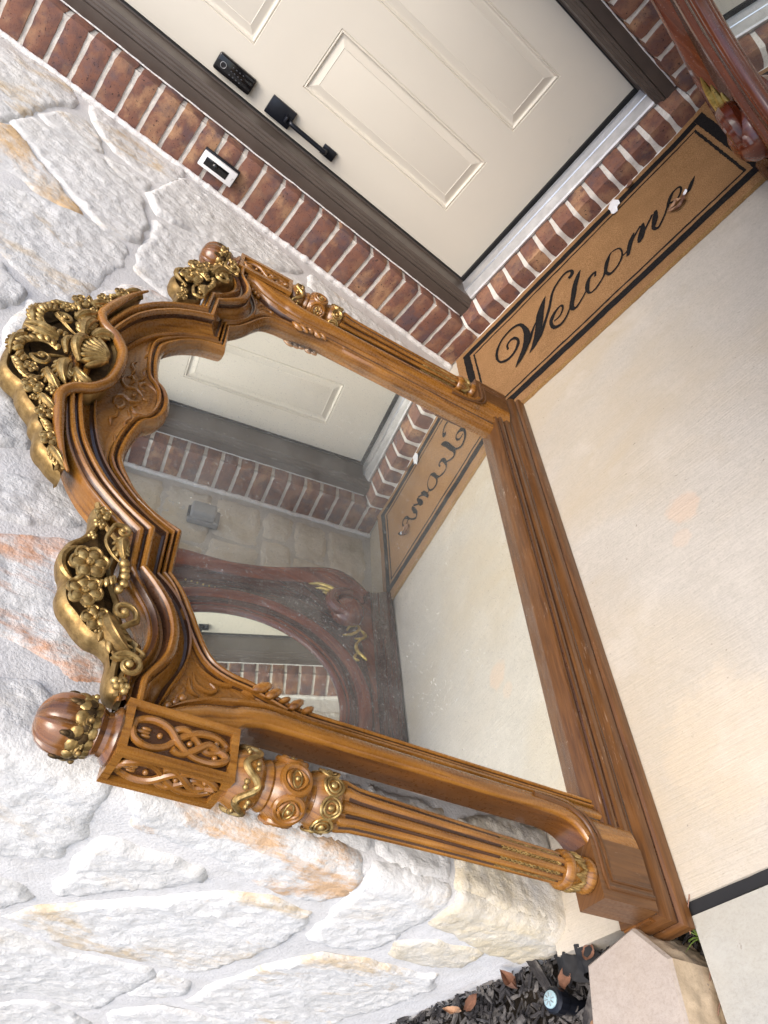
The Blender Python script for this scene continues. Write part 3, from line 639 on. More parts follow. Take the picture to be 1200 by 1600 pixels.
def rbox(name, c, s, mat, parent, bev=0.004, seg=3):
    bm = bmesh.new(); bmesh.ops.create_cube(bm, size=1.0)
    for v in bm.verts: v.co = Vector((c[0]+v.co.x*s[0], c[1]+v.co.y*s[1], c[2]+v.co.z*s[2]))
    bmesh.ops.bevel(bm, geom=bm.edges, offset=bev, segments=seg, affect='EDGES', profile=0.5)
    me = bpy.data.meshes.new(name); bm.to_mesh(me); bm.free(); me.materials.append(mat)
    me.polygons.foreach_set('use_smooth', [True]*len(me.polygons)); me.set_sharp_from_angle(angle=math.radians(40))
    return link(name, me, parent)
kx, kz = 0.3045-.68, 1.2075-.16
kp = rbox('keypad_lock', (kx, -0.012, kz), (0.056, 0.024, 0.136), M['blackglass'], door, 0.007)
t = MB(); t.tube([(kx+0.0095*math.cos(a), -0.0245, kz+0.042+0.0095*math.sin(a)) for a in np.linspace(0, 2*math.pi, 25)], 0.0009, 6); t.build('fingerprint_ring', M['alu'], kp)
for r in range(4):
    for c in range(3):
        t = MB(); t.blob((kx-0.013+c*0.013, -0.0243, kz+0.012-r*0.0125), (0.0022, 0.0006, 0.0028), n=8, k=4); t.build('key', M['greyprint'], kp)
hs = rbox('handle_rose', (0.302-.68, -0.008, 1.027-.16), (0.062, 0.016, 0.094), M['black'], door, 0.0025, 2)
rbox('thumb_latch', (0.302-.68, -0.032, 1.003-.16), (0.02, 0.03, 0.01), M['black'], hs, 0.003, 2)
rbox('handle_foot', (0.299-.68, -0.006, 0.825-.16), (0.036, 0.012, 0.052), M['black'], door, 0.002, 2)
t = MB(); P = crom([(0.302-.68, -0.01, 0.992-.16), (0.302-.68, -0.038, 0.985-.16), (0.302-.68, -0.046, 0.968-.16), (0.301-.68, -0.046, 0.86-.16), (0.300-.68, -0.042, 0.842-.16), (0.300-.68, -0.008, 0.836-.16)], 5)
t.tube([tuple(p) for p in P], 0.0085, 10); t.build('pull_bar', M['black'], door)
# doorbell on the left brick column
db = empty('video_doorbell', (0.088, -0.004, 1.107)); tag(db, 'small white and black video doorbell on the brick column', 'doorbell')
rbox('backplate', (0, -0.006, 0), (0.060, 0.014, 0.128), M['black'], db, 0.003, 2)
fp = rbox('faceplate', (-0.002, -0.018, 0.001), (0.052, 0.014, 0.122), M['whiteplastic'], db, 0.003, 2)
rbox('camera_panel', (-0.002, -0.0252, 0.006), (0.027, 0.003, 0.082), M['blackglass'], fp, 0.0012, 2)
t = MB(); t.lathe([(0.0, -0.0045), (0.006, -0.004), (0.0095, -0.001), (0.0105, 0.0)], (-0.002, -0.0268, 0.010), 20, axis='y'); t.build('lens', M['blackglass'], fp)
cu = bpy.data.curves.new('maker_name', 'FONT'); cu.body = 'ring'; cu.size = 0.008; cu.align_x = 'CENTER'; cu.extrude = 0.0002
tmp = bpy.data.objects.new('maker_name', cu); COL.objects.link(tmp); bpy.context.view_layer.update()
me = bpy.data.meshes.new_from_object(tmp.evaluated_get(bpy.context.evaluated_depsgraph_get())); bpy.data.objects.remove(tmp); bpy.data.curves.remove(cu)
me.materials.clear(); me.materials.append(M['greylight']); link('maker_name', me, fp, (-0.002, -0.0254, -0.054), (math.pi/2, 0, 0))
# outlet cover on the right wall (seen in the mirror)
oc = empty('outlet_cover', (XW-0.012, -0.215, 0.77)); tag(oc, 'grey weatherproof outlet box on the tan stone wall, seen reflected', 'outlet box')
rbox('back_box', (-0.015, 0, 0), (0.03, 0.085, 0.13), M['greyplastic'], oc, 0.006)
rbox('bubble_lid', (-0.045, 0, 0.008), (0.045, 0.075, 0.105), M['greyplastic'], oc, 0.012)
rbox('hinge', (-0.03, 0, 0.066), (0.012, 0.06, 0.01), M['black'], oc, 0.003)
# ------------------------------------------------------------------ carved mirror (local x = along, y = out of the wall, z = up the frame)
LEAN = 0.1378; cl, sn = math.cos(LEAN), math.sin(LEAN)
mm = Matrix(((0, cl, -sn, 0.2654), (-1, 0, 0, -1.3663), (0, sn, cl, 0.0), (0, 0, 0, 1)))
mirror = empty('carved_mirror', mat=mm); tag(mirror, 'large carved brown wood mirror with gilded crest leaning on the pale stone wall', 'mirror')
C1 = [(0,1.039),(.03,1.043),(.055,1.055),(.067,1.069),(.09,1.077),(.143,1.086),(.189,1.087),(.213,1.079),(.238,1.065),(.262,1.049),(.283,1.026),(.297,1.004),(.310,.960)]
M1 = [C1, [(.310,.960),(.410,.960)], [(.410,.960),(.440,.934),(.468,.915),(.508,.895),(.544,.872),(.558,.843),(.563,.81),(.572,.775),(.583,.73),(.585,.65)], [(.585,.65),(.585,.126)]]
M2 = [[(0,1.172),(.07,1.167),(.115,1.157),(.156,1.144),(.198,1.126),(.232,1.105),(.26,1.080),(.286,1.053),(.304,1.027),(.319,1.002),(.329,.982)], [(.329,.982),(.424,.981)], [(.424,.981),(.440,.959),(.468,.935),(.506,.916),(.54,.909),(.577,.911),(.613,.921),(.655,.937)]]
M3 = [[(0,1.2),(.067,1.196),(.113,1.190),(.156,1.180),(.207,1.163),(.241,1.145),(.273,1.123),(.303,1.097),(.327,1.069),(.344,1.044),(.362,1.011)], [(.362,1.011),(.448,1.008)], [(.448,1.008),(.473,.98),(.505,.955),(.541,.941),(.569,.938),(.596,.941),(.630,.960),(.642,.966),(.682,.966)]]
M5 = [[(0,1.245),(.067,1.235),(.12,1.222),(.177,1.207),(.235,1.189),(.279,1.167),(.317,1.140),(.343,1.113),(.364,1.088),(.396,1.047)], [(.396,1.047),(.474,1.043)], [(.474,1.043),(.50,1.018),(.53,.995),(.56,.984),(.585,.983),(.612,.99),(.635,1.0),(.65,1.002),(.683,1.001)]]
NS = [44, 5, 40, 4]
def curve(segs, k): return [resample(crom(s, 8) if len(s) > 2 else s, NS[i]) for i, s in enumerate(segs[:k])]
def joined(segs, k):
    out = []
    for i, s in enumerate(curve(segs, k)): out += [(q, i) for q in (s if i == 0 else s)]
    return out
def both(rows):
    """mirror a half (starting at x = 0) to a full left-right list of rows"""
    L = [[(-x, y, z) for x, y, z in r] for r in rows[:0:-1]]
    return L+rows
def strip(name, rows, mats, parent, midx=None, close_end=False, sharp=38):
    n = len(rows[0]); V = []; F = []; U = []; MI = []; s = 0.0
    for i, r in enumerate(rows):
        if i: s += (Vector(r[n//2])-Vector(rows[i-1][n//2])).length
        v = 0.0
        for j, p in enumerate(r):
            if j: v += (Vector(p)-Vector(r[j-1])).length
            V.append(p); U.append((s, v))
    for i in range(len(rows)-1):
        if (Vector(rows[i][0])-Vector(rows[i+1][0])).length < 1e-7 and (Vector(rows[i][-1])-Vector(rows[i+1][-1])).length < 1e-7: continue
        for j in range(n-1):
            F.append((i*n+j, (i+1)*n+j, (i+1)*n+j+1, i*n+j+1)); MI.append(midx[j] if midx else 0)
    if close_end:
        F.append(tuple(range(n))); F.append(tuple((len(rows)-1)*n+j for j in range(n))); MI += [0, 0]
    return obj(name, V, F, mats, parent, uv=U, mi=MI, sharp=sharp)
# inner lip
A1 = joined(M1, 4); A2 = joined(M2, 3)
rows = []; LIP = []
for i, (q, sg) in enumerate(A1):
    if sg < 3:
        t = A2[i][0] if sg < 3 else None; d = t-q; L = np.linalg.norm(d)
        wv = 0.030 if sg < 2 else 0.030-0.009*min(1, max(0, (i-NS[0]-NS[1])/NS[2]))
        if sg == 2:
            a = A1[max(i-1, NS[0]+NS[1])][0]; b_ = A1[min(i+1, NS[0]+NS[1]+NS[2]-1)][0]; tn = (b_-a)/np.linalg.norm(b_-a); nn = np.array([-tn[1], tn[0]])
            f = max(0, 1-(i-NS[0]-NS[1])/8); dd = d/L*f+nn*(1-f); dd /= np.linalg.norm(dd)
        else: dd = d/L
        e = q+dd*min(wv, L-0.002)
    else: e = q+np.array([0.021, 0])
    LIP.append(e)
    r = []
    for u, w in [(0, -.060), (0, -.045), (.06, -.040), (.16, -.034), (.30, -.0295), (.42, -.0290), (.52, -.0315), (.60, -.0355), (.64, -.0355), (.70, -.0305), (.80, -.0270), (.90, -.0285), (.965, -.0345), (1.0, -.040)]:
        p = q+(e-q)*u; r.append((p[0], w, p[1]))
    rows.append(r)
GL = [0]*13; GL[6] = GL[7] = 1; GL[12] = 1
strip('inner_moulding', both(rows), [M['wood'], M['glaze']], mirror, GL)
# panels between lip and arch moulding (centre, two spandrels)
def panel_rows(i0, i1):
    R = []
    for i in range(i0, i1):
        a = LIP[i]; b_ = A2[i][0]; r = []
        for k in range(11):
            p = a+(b_-a)*k/10; r.append((p[0], -.0365-.003*math.sin(math.pi*k/10), p[1]))
        R.append(r)
    return R
strip('carved_panel', both(panel_rows(0, NS[0]-6)), M['wood'], mirror)
n0 = NS[0]+NS[1]
R = panel_rows(n0, n0+NS[2]); strip('spandrel_panel', R, M['wood'], mirror); strip('spandrel_panel', [[(-x, y, z) for x, y, z in r] for r in R], M['wood'], mirror)
# arch moulding
A3 = joined(M3, 3); A5 = joined(M5, 3); rows = []
for i in range(len(A2)):
    a, b_, c = A2[i][0], A3[i][0], A5[i][0]; sg = A2[i][1]; r = []
    for u, w in [(0, -.050), (0, -.036), (.05, -.030), (.14, -.026), (.22, -.0275), (.27, -.033), (.40, -.0345), (.6, -.031), (.78, -.0255), (.90, -.0195), (.97, -.0175), (1.0, -.0175)]:
        p = a+(b_-a)*u; r.append((p[0], w, p[1]))
    pr1 = [(0, -.006), (.04, .0005), (.12, .0035), (.22, .0035), (.30, .0005), (.345, -.0045), (.40, -.005), (.45, -.001), (.54, .0055), (.66, .0065), (.76, .003), (.81, -.002), (.86, -.002), (.93, -.003), (.985, -.007), (1.0, -.012)]
    pr3 = [(0, -.006), (.04, .001), (.14, .005), (.26, .0055), (.34, .002), (.40, -.006), (.47, -.012), (.55, -.013), (.62, -.009), (.68, -.001), (.74, .0015), (.80, -.002), (.85, -.006), (.92, -.005), (.98, -.007), (1.0, -.012)]
    k = i-n0; f = 0.0 if k < 0 else min(1, k/7)
    for (u, w), (u3, w3) in zip(pr1, pr3):
        uu, ww = u*(1-f)+u3*f, w*(1-f)+w3*f; p = b_+(c-b_)*uu; r.append((p[0], ww, p[1]))
    d = (c-b_)/max(1e-6, np.linalg.norm(c-b_))
    r.append((c[0], -.02, c[1])); r.append((c[0]-d[0]*.002, -.045, c[1]-d[1]*.002)); r.append((c[0]-d[0]*.004, -.064, c[1]-d[1]*.004))
    rows.append(r)
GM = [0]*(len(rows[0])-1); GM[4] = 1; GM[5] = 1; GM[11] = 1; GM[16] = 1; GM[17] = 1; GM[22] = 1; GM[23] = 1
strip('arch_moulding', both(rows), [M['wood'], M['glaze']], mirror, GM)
# glass and back board
half = [tuple(np.array(A1[i][0])+(np.array(LIP[i])-np.array(A1[i][0]))*.4) for i in range(len(A1))]+[(.597, .128)]
poly = [(-x, z) for x, z in half[:0:-1]]+[(x, z) for x, z in half]
pp = [poly[0]]
for q in poly[1:]:
    if math.hypot(q[0]-pp[-1][0], q[1]-pp[-1][1]) > 1e-4: pp.append(q)
b = MB(); b.prism(pp, -.058, -.0525); b.build('mirror_glass', M['silver'], mirror, smooth=False)
hb = [tuple(A5[i][0]*[.985, .985]) for i in range(0, len(A5), 3)]+[(.66, .93), (.63, .8), (.63, .1)]
b = MB(); b.prism([(-x, z) for x, z in hb[:0:-1]]+hb, -.066, -.0585); b.build('back_board', M['woodside'], mirror, smooth=False)
# stiles
def sin_(t):
    xs = [(.080, .6055), (.70, .6055), (.786, .600), (.839, .606), (.878, .618), (.909, .637), (.936, .662)]
    return float(np.interp(t, [a for a, _ in xs], [b for _, b in xs]))
so_ = crom([(.196, .693), (.205, .676), (.222, .662), (.25, .6545), (.30, .6535), (.45, .6535), (.65, .6535), (.77, .654), (.80, .657), (.822, .665), (.835, .680)], 6)
def sout(t):
    return float(np.interp(t, [p[0] for p in so_], [p[1] for p in so_]))
def stile_rows():
    R = []
    for t in np.concatenate([np.linspace(.080, .26, 30), np.linspace(.27, .76, 12), np.linspace(.77, .955, 36)]):
        a = sin_(t); b_ = sout(t) if t <= .835 else .684
        if t < .196: b_ = .70
        r = []
        for u, w in [(0, -.045), (0, -.036), (.05, -.027), (.13, -.020), (.22, -.0185), (.27, -.0235), (.31, -.0235), (.35, -.017), (.45, -.011), (.62, -.0065), (.80, -.0045), (.93, -.0055), (.985, -.009), (1, -.014)]:
            r.append((a+(b_-a)*u, w, t))
        r.append((b_, -.040, t)); r.append((b_, -.063, t))
        R.append(r)
    return R
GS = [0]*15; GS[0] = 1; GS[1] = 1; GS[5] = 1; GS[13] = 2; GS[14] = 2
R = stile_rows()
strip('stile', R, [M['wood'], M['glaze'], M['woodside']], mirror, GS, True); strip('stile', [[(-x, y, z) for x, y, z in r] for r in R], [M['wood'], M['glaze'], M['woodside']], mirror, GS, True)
# base: lower moulding returns round the ends, upper rail, end blocks
S0 = 0.775
pl = [(0.0, .018), (.004, .0215), (.022, .0225), (.028, .020), (.031, .014), (.034, .0125), (.037, .0155), (.044, .0165), (.055, .0135), (.062, .008), (.068, .0045), (.072, .0045), (.076, .007), (.079, .006), (.079, -.03)]
rows = [[(-(S0+o), -.092, t) for t, o in pl], [(-(S0+o), -.022+o, t) for t, o in pl], [((S0+o), -.022+o, t) for t, o in pl], [((S0+o), -.092, t) for t, o in pl]]
GP = [0]*14; GP[4] = GP[5] = 1; GP[10] = 1
strip('base_moulding', rows, [M['basewood'], M['glaze']], mirror, GP, sharp=30)
b = MB(); b.box((-S0-.01, -.09, .0005), (S0+.01, -.03, .075)); b.build('base_core', M['woodside'], mirror, smooth=False)
pu = [(.079, -.0185), (.083, -.0135), (.093, -.0135), (.099, -.017), (.1015, -.022), (.104, -.0215), (.107, -.0150), (.116, -.0125), (.121, -.0150), (.1235, -.020), (.126, -.0170), (.130, -.016), (.135, -.018), (.139, -.026), (.139, -.06)]
rows = [[(x, w, t) for t, w in pu] for x in np.linspace(-.69, .69, 24)]
GU = [0]*14; GU[3] = GU[4] = 1; GU[8] = 1
strip('base_rail', rows, [M['basewood'], M['glaze']], mirror, GU, sharp=30)
SX, SW, SBX = 0.731, -0.030, 0.7195
def postparts(sg):
    X = sg*SX
    def sh(b):
        b.V = [(x+sg*.007*max(0, min(1, (.66-z)/.42)), y, z) for x, y, z in b.V]; return b
    # base block with a sunk panel
    b = MB(); b.box((X-.051, -.062, .079), (X+.051, -.0035, .197)); k = b.build('base_block', M['basewood'], mirror, smooth=False)
    for off, rr in ((0, .0042), (.013, .003)):
        b = MB(); P = crom([(.630+off*.2, .30), (.633+off*.3, .245), (.644-off*.1, .212-off), (.668, .190-off), (.70, .183-off), (.745-off, .183-off)], 6); P = list(P)+[np.array((.762-off, .182-off)), np.array((.762-off, .081))]
        b.tube([(sg*p[0], -.0035-(.004 if p[1] > .2 else 0)*min(1, (p[1]-.2)/.05), p[1]) for p in P], rr, 8); b.build('panel_bead', M['basewood'], k)
    # foot ring and leaf cup
    c = (X, SW, 0)
    b = MB(); b.lathe([(.0240, .196), (.0275, .199), (.0288, .205), (.0275, .211), (.0240, .214), (.0220, .220), (.0235, .232), (.0275, .242)], c, 32); k = sh(b).build('foot_ring', M['wood'], mirror)
    for i in range(8):
        th = i/8*2*math.pi+.2; b = MB()
        for q in range(5):
            a = th+(q-2)*.12; rr = .0245+.002*(2-abs(q-2))
            b.blob((X+rr*math.cos(a), SW+rr*math.sin(a), .226+.004*(2-abs(q-2))), (.0030, .0030, .012), n=6, k=6, ax=Matrix.Rotation((q-2)*.25, 3, (math.cos(a), math.sin(a), 0)))
        sh(b).build('acanthus_leaf', M['gold'], k)
    b = MB(); b.lathe([(.0265, .241), (.0295, .246), (.0312, .251), (.0300, .258), (.0262, .262)], c, 32); sh(b).build('column_ring', M['wood'], mirror)
    # fluted column
    N = 9
    def rf(th, t):
        f = abs(math.cos(N*th/2)); return 1.0-.19*(f**4) + .02*(1-f)
    b = MB(); b.lathe([(.0236, .262), (.0240, .27), (.0245, .32), (.0252, .38), (.0263, .45), (.0278, .53), (.0298, .61), (.0312, .64), (.0335, .652), (.0352, .660), (.0346, .668), (.031, .671)], c, 96, rf); nf = 96; b.M = [1 if abs(math.cos(N*2*math.pi*((i % nf)+.5)/nf/2)) > .86 and i < nf*9 else 0 for i in range(len(b.F))]
    cN = sh(b).build('fluted_column', [M['wood'], M['glaze']], mirror, sharp=28)
    for i in range(N):
        th = (2*i+1)*math.pi/N-math.pi/N; b = MB()
        for q in range(13):
            t = .272+q*.0092; rr = float(np.interp(t, [.262, .39], [.0206, .0220]))
            b.blob((X+rr*math.cos(th), SW+rr*math.sin(th), t), (.0022, .0022, .0036), n=6, k=4)
            for s_ in (-1, 1):
                a = th+s_*.085; b.blob((X+(rr+.0005)*math.cos(a), SW+(rr+.0005)*math.sin(a), t+.0046), (.0014, .0014, .0024), n=5, k=4)
        sh(b).build('gilt_lace', M['gold'], cN)
    # lower gilt ring of shells
    b = MB(); b.lathe([(.031, .670), (.0365, .675), (.0395, .684), (.0405, .692), (.039, .702), (.035, .709), (.032, .713)], c, 40); k = b.build('shell_ring', M['wood'], mirror)
    for i in range(8):
        th = i/8*2*math.pi+.1; b = MB(); cx, cy2 = math.cos(th), math.sin(th); ax = Matrix(((-cy2, cx, 0), (cx, cy2, 0), (0, 0, 1)))
        bc = Vector((X+.0395*cx, SW+.0395*cy2, .690))
        for rr, tr in ((.0145, .0022), (.0098, .0020)):
            b.tube([bc+ax @ Vector((rr*math.cos(a), -.0045*(rr*math.cos(a)/.0145)**2+.0015, rr*math.sin(a))) for a in np.linspace(0, 2*math.pi, 17)], tr, 6)
        b.blob(bc, (.0056, .0045, .0056), n=8, k=6, ax=ax); b.build('gilt_shell', M['gold'], k)
    # ball with eye medallions
    b = MB(); b.lathe([(.031, .711), (.0335, .714), (.030, .718), (.034, .722), (.040, .730), (.0432, .742), (.0437, .750), (.0415, .761), (.036, .770), (.0325, .775), (.035, .779), (.0335, .784), (.031, .788), (.0335, .792)], c, 40); k = b.build('turned_ball', M['wood'], mirror)
    bc = Vector((X, SW, .7475))
    for i in range(6):
        th = i/6*2*math.pi+.45; b = MB(); d = Vector((math.cos(th), math.sin(th), 0)); e = Vector((-math.sin(th), math.cos(th), 0)); z_ = Vector((0, 0, 1))
        for ra, tr in ((.47, .0052),):
            P = []
            for a in np.linspace(0, 2*math.pi, 25):
                v = d*math.cos(ra)+e*(math.sin(ra)*math.cos(a))+z_*(math.sin(ra)*math.sin(a)*1.0); P.append(bc+Vector((v.x*.0437, v.y*.0437, v.z*.043)))
            b.tube(P, tr, 7)
        o = b.build('medallion_ring', M['wood'], k)
        b = MB(); P = [bc+d*(.0432-.0015*math.cos(a)**2)+e*(.0115*math.cos(a))+z_*(.0062*math.sin(a)) for a in np.linspace(0, 2*math.pi, 21)]; b.tube(P, .0013, 6); b.blob(bc+d*.0428, (.0040, .0040, .0040), n=8, k=6); b.build('eye_boss', M['gold'], o)
        for s_ in (-1, 1):
            b = MB(); v = d*math.cos(.15)+z_*math.sin(.0); P = [bc+Vector((d*math.cos(q)*.0437+e*math.sin(q)*.0437)) + z_*(s_*(.0125*math.cos(q*4.2)+.001)) for q in np.linspace(-.33, .33, 9)]; b.tube(P, [.0010+.0020*math.sin(math.pi*j/8) for j in range(9)], 6); b.build('lid_scroll', M['wood'], o)
    # upper gilt ring with wave
    b = MB(); b.lathe([(.0315, .790), (.0375, .794), (.0405, .801), (.0415, .810), (.0395, .819), (.036, .826), (.033, .834)], c, 40); k = b.build('wave_ring', M['wood'], mirror)
    b = MB(); P = []
    for a in np.linspace(0, 2*math.pi, 97): P.append((X+.0405*math.cos(a), SW+.0405*math.sin(a), .8105+.0105*math.sin(5*a)))
    b.tube(P, .0050, 8); b.build('gilt_wave', M['gold'], k)
    for i in range(10):
        a = (i+.5)/10*2*math.pi; s_ = -1 if math.sin(5*a) > 0 else 1; b = MB()
        for q in (-.09, .09): b.blob((X+.0412*math.cos(a+q), SW+.0412*math.sin(a+q), .8105+s_*.006), (.0042, .0042, .0042), n=7, k=5)
        b.build('gilt_berry', M['gold'], k)
    # fretwork box
    X = sg*SBX; c = (X, -.029, 0)
    x0, x1, z0, z1, y0, y1 = X-.039, X+.039, .833, .987, -.072, .006
    b = MB(); b.box((x0+.008, y0+.008, z0), (x1-.008, y1-.008, z1), 1)
    w = .0105
    for (a, c_) in (((x0, y0), 0), ((x1-w, y0), 0), ((x0, y1-w), 0), ((x1-w, y1-w), 0)): b.box((a[0], a[1], z0), (a[0]+w, a[1]+w, z1))
    for zz in (z0, z1-w):
        b.box((x0+w, y0, zz), (x1-w, y0+w, zz+w)); b.box((x0+w, y1-w, zz), (x1-w, y1, zz+w)); b.box((x0, y0+w, zz), (x0+w, y1-w, zz+w)); b.box((x1-w, y0+w, zz), (x1, y1-w, zz+w))
    bx = b.build('fret_box', [M['wood'], M['glaze']], mirror, smooth=False)
    def fret(o3, e3, n3):
        """interlaced vine: o3 centre, e3 across, n3 outward"""
        zc = (z0+z1)/2; o3, e3, n3 = Vector(o3), Vector(e3), Vector(n3); zz = Vector((0, 0, 1))
        f = lambda u, v, h: o3+e3*u+zz*(v)+n3*h
        A0 = [(0, .064), (.014, .060), (.0195, .042), (.012, .019), (-.005, .001), (-.016, -.021), (-.0185, -.047), (-.010, -.063), (-.001, -.053), (-.004, -.036), (.008, -.019), (.016, -.003), (.013, .010)]
        A = crom(A0, 6); Bc = crom([(-x, z) for x, z in A0], 6)
        b = MB(); b.tube([f(p[0], p[1], -.002+.0030*math.sin(i*.26)) for i, p in enumerate(A)], .0052, 8); b.build('fret_vine', M['wood'], bx)
        b = MB(); b.tube([f(p[0], p[1], -.002+.0030*math.sin(i*.26+math.pi)) for i, p in enumerate(Bc)], .0052, 8); b.build('fret_vine', M['wood'], bx)
        for u, v in ((.0, .028), (.0, -.012), (-.0105, -.048), (.0105, -.048), (.0, -.034)):
            b = MB(); b.blob(f(u, v, -.002), (.0042, .0042, .0042), n=8, k=6); b.build('fret_bud', M['wood'], bx)
        b = MB()
        b.blob(f(0, .050, -.003), (.003, .003, .010), n=7, k=6); b.blob(f(.005, .046, -.003), (.003, .003, .007), n=7, k=6); b.blob(f(-.005, .046, -.003), (.003, .003, .007), n=7, k=6)
        b.build('fret_blossom', M['wood'], bx)
    fret((X, y1-.004, (z0+z1)/2), (1, 0, 0), (0, 1, 0))
    fret((X+sg*(.039-.004), (y0+y1)/2, (z0+z1)/2), (0, 1, 0), (sg, 0, 0))
    if sg < 0: fret((X+.039-.004, (y0+y1)/2, (z0+z1)/2), (0, 1, 0), (1, 0, 0))
    # finial
    b = MB(); b.lathe([(.036, .987), (.0375, .990), (.036, .993), (.029, .998), (.0275, 1.004), (.031, 1.010), (.0335, 1.012), (.031, 1.016)], c, 36); b.build('finial_neck', M['darkwood'], mirror)
    def lob(th, t): return 1.0+.10*max(0, math.cos(6*th))**14-.03*max(0, math.cos(6*th-.75))**10-.03*max(0, math.cos(6*th+.75))**10
    b = MB(); b.lathe([(.026, 1.014), (.032, 1.022), (.0368, 1.034), (.039, 1.045), (.0385, 1.055), (.0352, 1.066), (.0288, 1.0755), (.0195, 1.082), (.0095, 1.0852), (.003, 1.0858)], c, 96, lob); k = b.build('finial_dome', M['darkwood'], mirror)
    for i in range(6):
        th = i/6*2*math.pi+.25; b = MB()
        for q in range(4):
            rr = .0115-q*.0024; cc = (X+(.0370+q*.0012)*math.cos(th), c[1]+(.0370+q*.0012)*math.sin(th), 1.030-q*.0012)
            ax = Matrix(((-math.sin(th), math.cos(th), 0), (math.cos(th), math.sin(th), 0), (0, 0, 1)))
            b.tube([Vector(cc)+ax @ Vector((rr*1.25*math.cos(a), -.004*math.cos(a)**2, rr*math.sin(a))) for a in np.linspace(-.5, math.pi+.5, 13)], .0023, 6)
        b.blob((X+.0410*math.cos(th), c[1]+.0410*math.sin(th), 1.026), (.0042, .0042, .0042), n=8, k=6); b.build('collar_shell', M['gold'], k)
        th2 = th+math.pi/6; b = MB()
        if i == 0:
            for row, (tt, rr, mt) in enumerate(((1.0195, .0315, 'gold'), (1.029, .0358, 'golddark'), (1.0375, .0385, 'gold'))):
                for q in range(14):
                    a = (q+.5*(row % 2))/14*2*math.pi; s_ = MB(); s_.blob((X+rr*math.cos(a), c[1]+rr*math.sin(a), tt), (.0088, .0036, .0082), n=8, k=6, ax=Matrix.Rotation(a-math.pi/2, 3, 'Z')); s_.build('collar_scale', M[mt], k)
        for q in range(3): b.blob((X+(.0380+q*.0010)*math.cos(th2), c[1]+(.0380+q*.0010)*math.sin(th2), 1.036+q*.0065), (.0075-q*.0018, .0032, .008), n=8, k=6, ax=Matrix.Rotation(th2-math.pi/2, 3, 'Z'))
        b.build('collar_leaf', M['golddark'], k)
postparts(1); postparts(-1)
# ------------------------------------------------------------------ gilt carving
def flower(parent, c, r, n=5, a0=0.0, cup=0.35, mat='gold'):
    b = MB(); x, y, z = c
    for i in range(n):
        a = a0+2*math.pi*i/n; cx, cz = x+r*.56*math.cos(a), z+r*.56*math.sin(a)
        b.blob((cx, y, cz), (r*.46, r*.24, r*.38), a, n=9, k=6)
        b.tube([(cx+r*.40*math.cos(a+q)*1.08, y+r*.16, cz+r*.36*math.sin(a+q)) for q in np.linspace(-1.5, 1.5, 9)], r*.085, 5)
    b.blob((x, y+r*.16, z), (r*.22, r*.2, r*.22), n=8, k=6)
    for i in range(3):
        a = i*2.1+a0; b.blob((x+r*.14*math.cos(a), y+r*.26, z+r*.14*math.sin(a)), (r*.10, r*.10, r*.10), n=6, k=4)
    return b.build('flower', M[mat], parent)
def berries(parent, c, r, n=6, seed=1):
    b = MB(); q = random.Random(seed)
    for i in range(n):
        a = i*2.4; d = r*.62*math.sqrt((i+.4)/n)
        b.blob((c[0]+d*math.cos(a), c[1]+q.uniform(0, .003)+r*.2*(1-d/r), c[2]+d*math.sin(a)), (r*.34, r*.34, r*.34), n=8, k=6)
    return b.build('berry_cluster', M['gold'], parent)
def volute(parent, c, r, a0, turns, sgn=1, tail=(), w=.010):
    """tapered spiral band with a ball at its eye; tail = further (x, z) points"""
    P = []; Rd = []
    k = 26
    for i in range(k+1):
        u = i/k; a = a0+sgn*turns*2*math.pi*u; rr = r*(.22+.78*u)
        P.append((c[0]+rr*math.cos(a), c[1]+.006*(1-u), c[2]+rr*math.sin(a))); Rd.append(r*(.14+.12*u))
    T = [(P[-1][0], P[-1][1], P[-1][2])]+[(x, c[1], z) for x, z in tail]
    if tail:
        q = crom(T, 7)[1:]; P += [tuple(p) for p in q]; e = Rd[-1]; Rd += [e*(1-.72*(i+1)/len(q)) for i in range(len(q))]
    b = MB(); b.tube(P, Rd, 8)
    b.tube([(p[0], p[1]+rd*.75, p[2]) for p, rd in zip(P, Rd)], [rd*.35 for rd in Rd], 5)
    b.blob((c[0], c[1]+.005, c[2]), (r*.30, r*.30, r*.30), n=10, k=8)
    return b.build('volute', M['gold'], parent)
def gadroon(parent, pts, n, l0, l1, side=1, y=.004, mat='gold'):
    """row of slanting teeth along a curve"""
    P = resample(crom(pts, 8), n+1); b = MB()
    for i in range(n):
        p = (P[i]+P[i+1])/2; d = P[i+1]-P[i]; a = math.atan2(d[1], d[0]); l = l0+(l1-l0)*i/max(1, n-1); nn = np.array([-d[1], d[0]])/max(1e-6, np.linalg.norm(d))*side
        q = p+nn*l*.35
        b.blob((q[0], y+.003*math.sin(i), q[1]), (l*.62, l*.36, np.linalg.norm(d)*.62), a+side*(math.pi/2-.55), n=8, k=6)
    b.tube([(p[0], y-.001, p[1]) for p in P], [l0*.22]*len(P), 6)
    return b.build('gadroon_scroll', M[mat], parent)
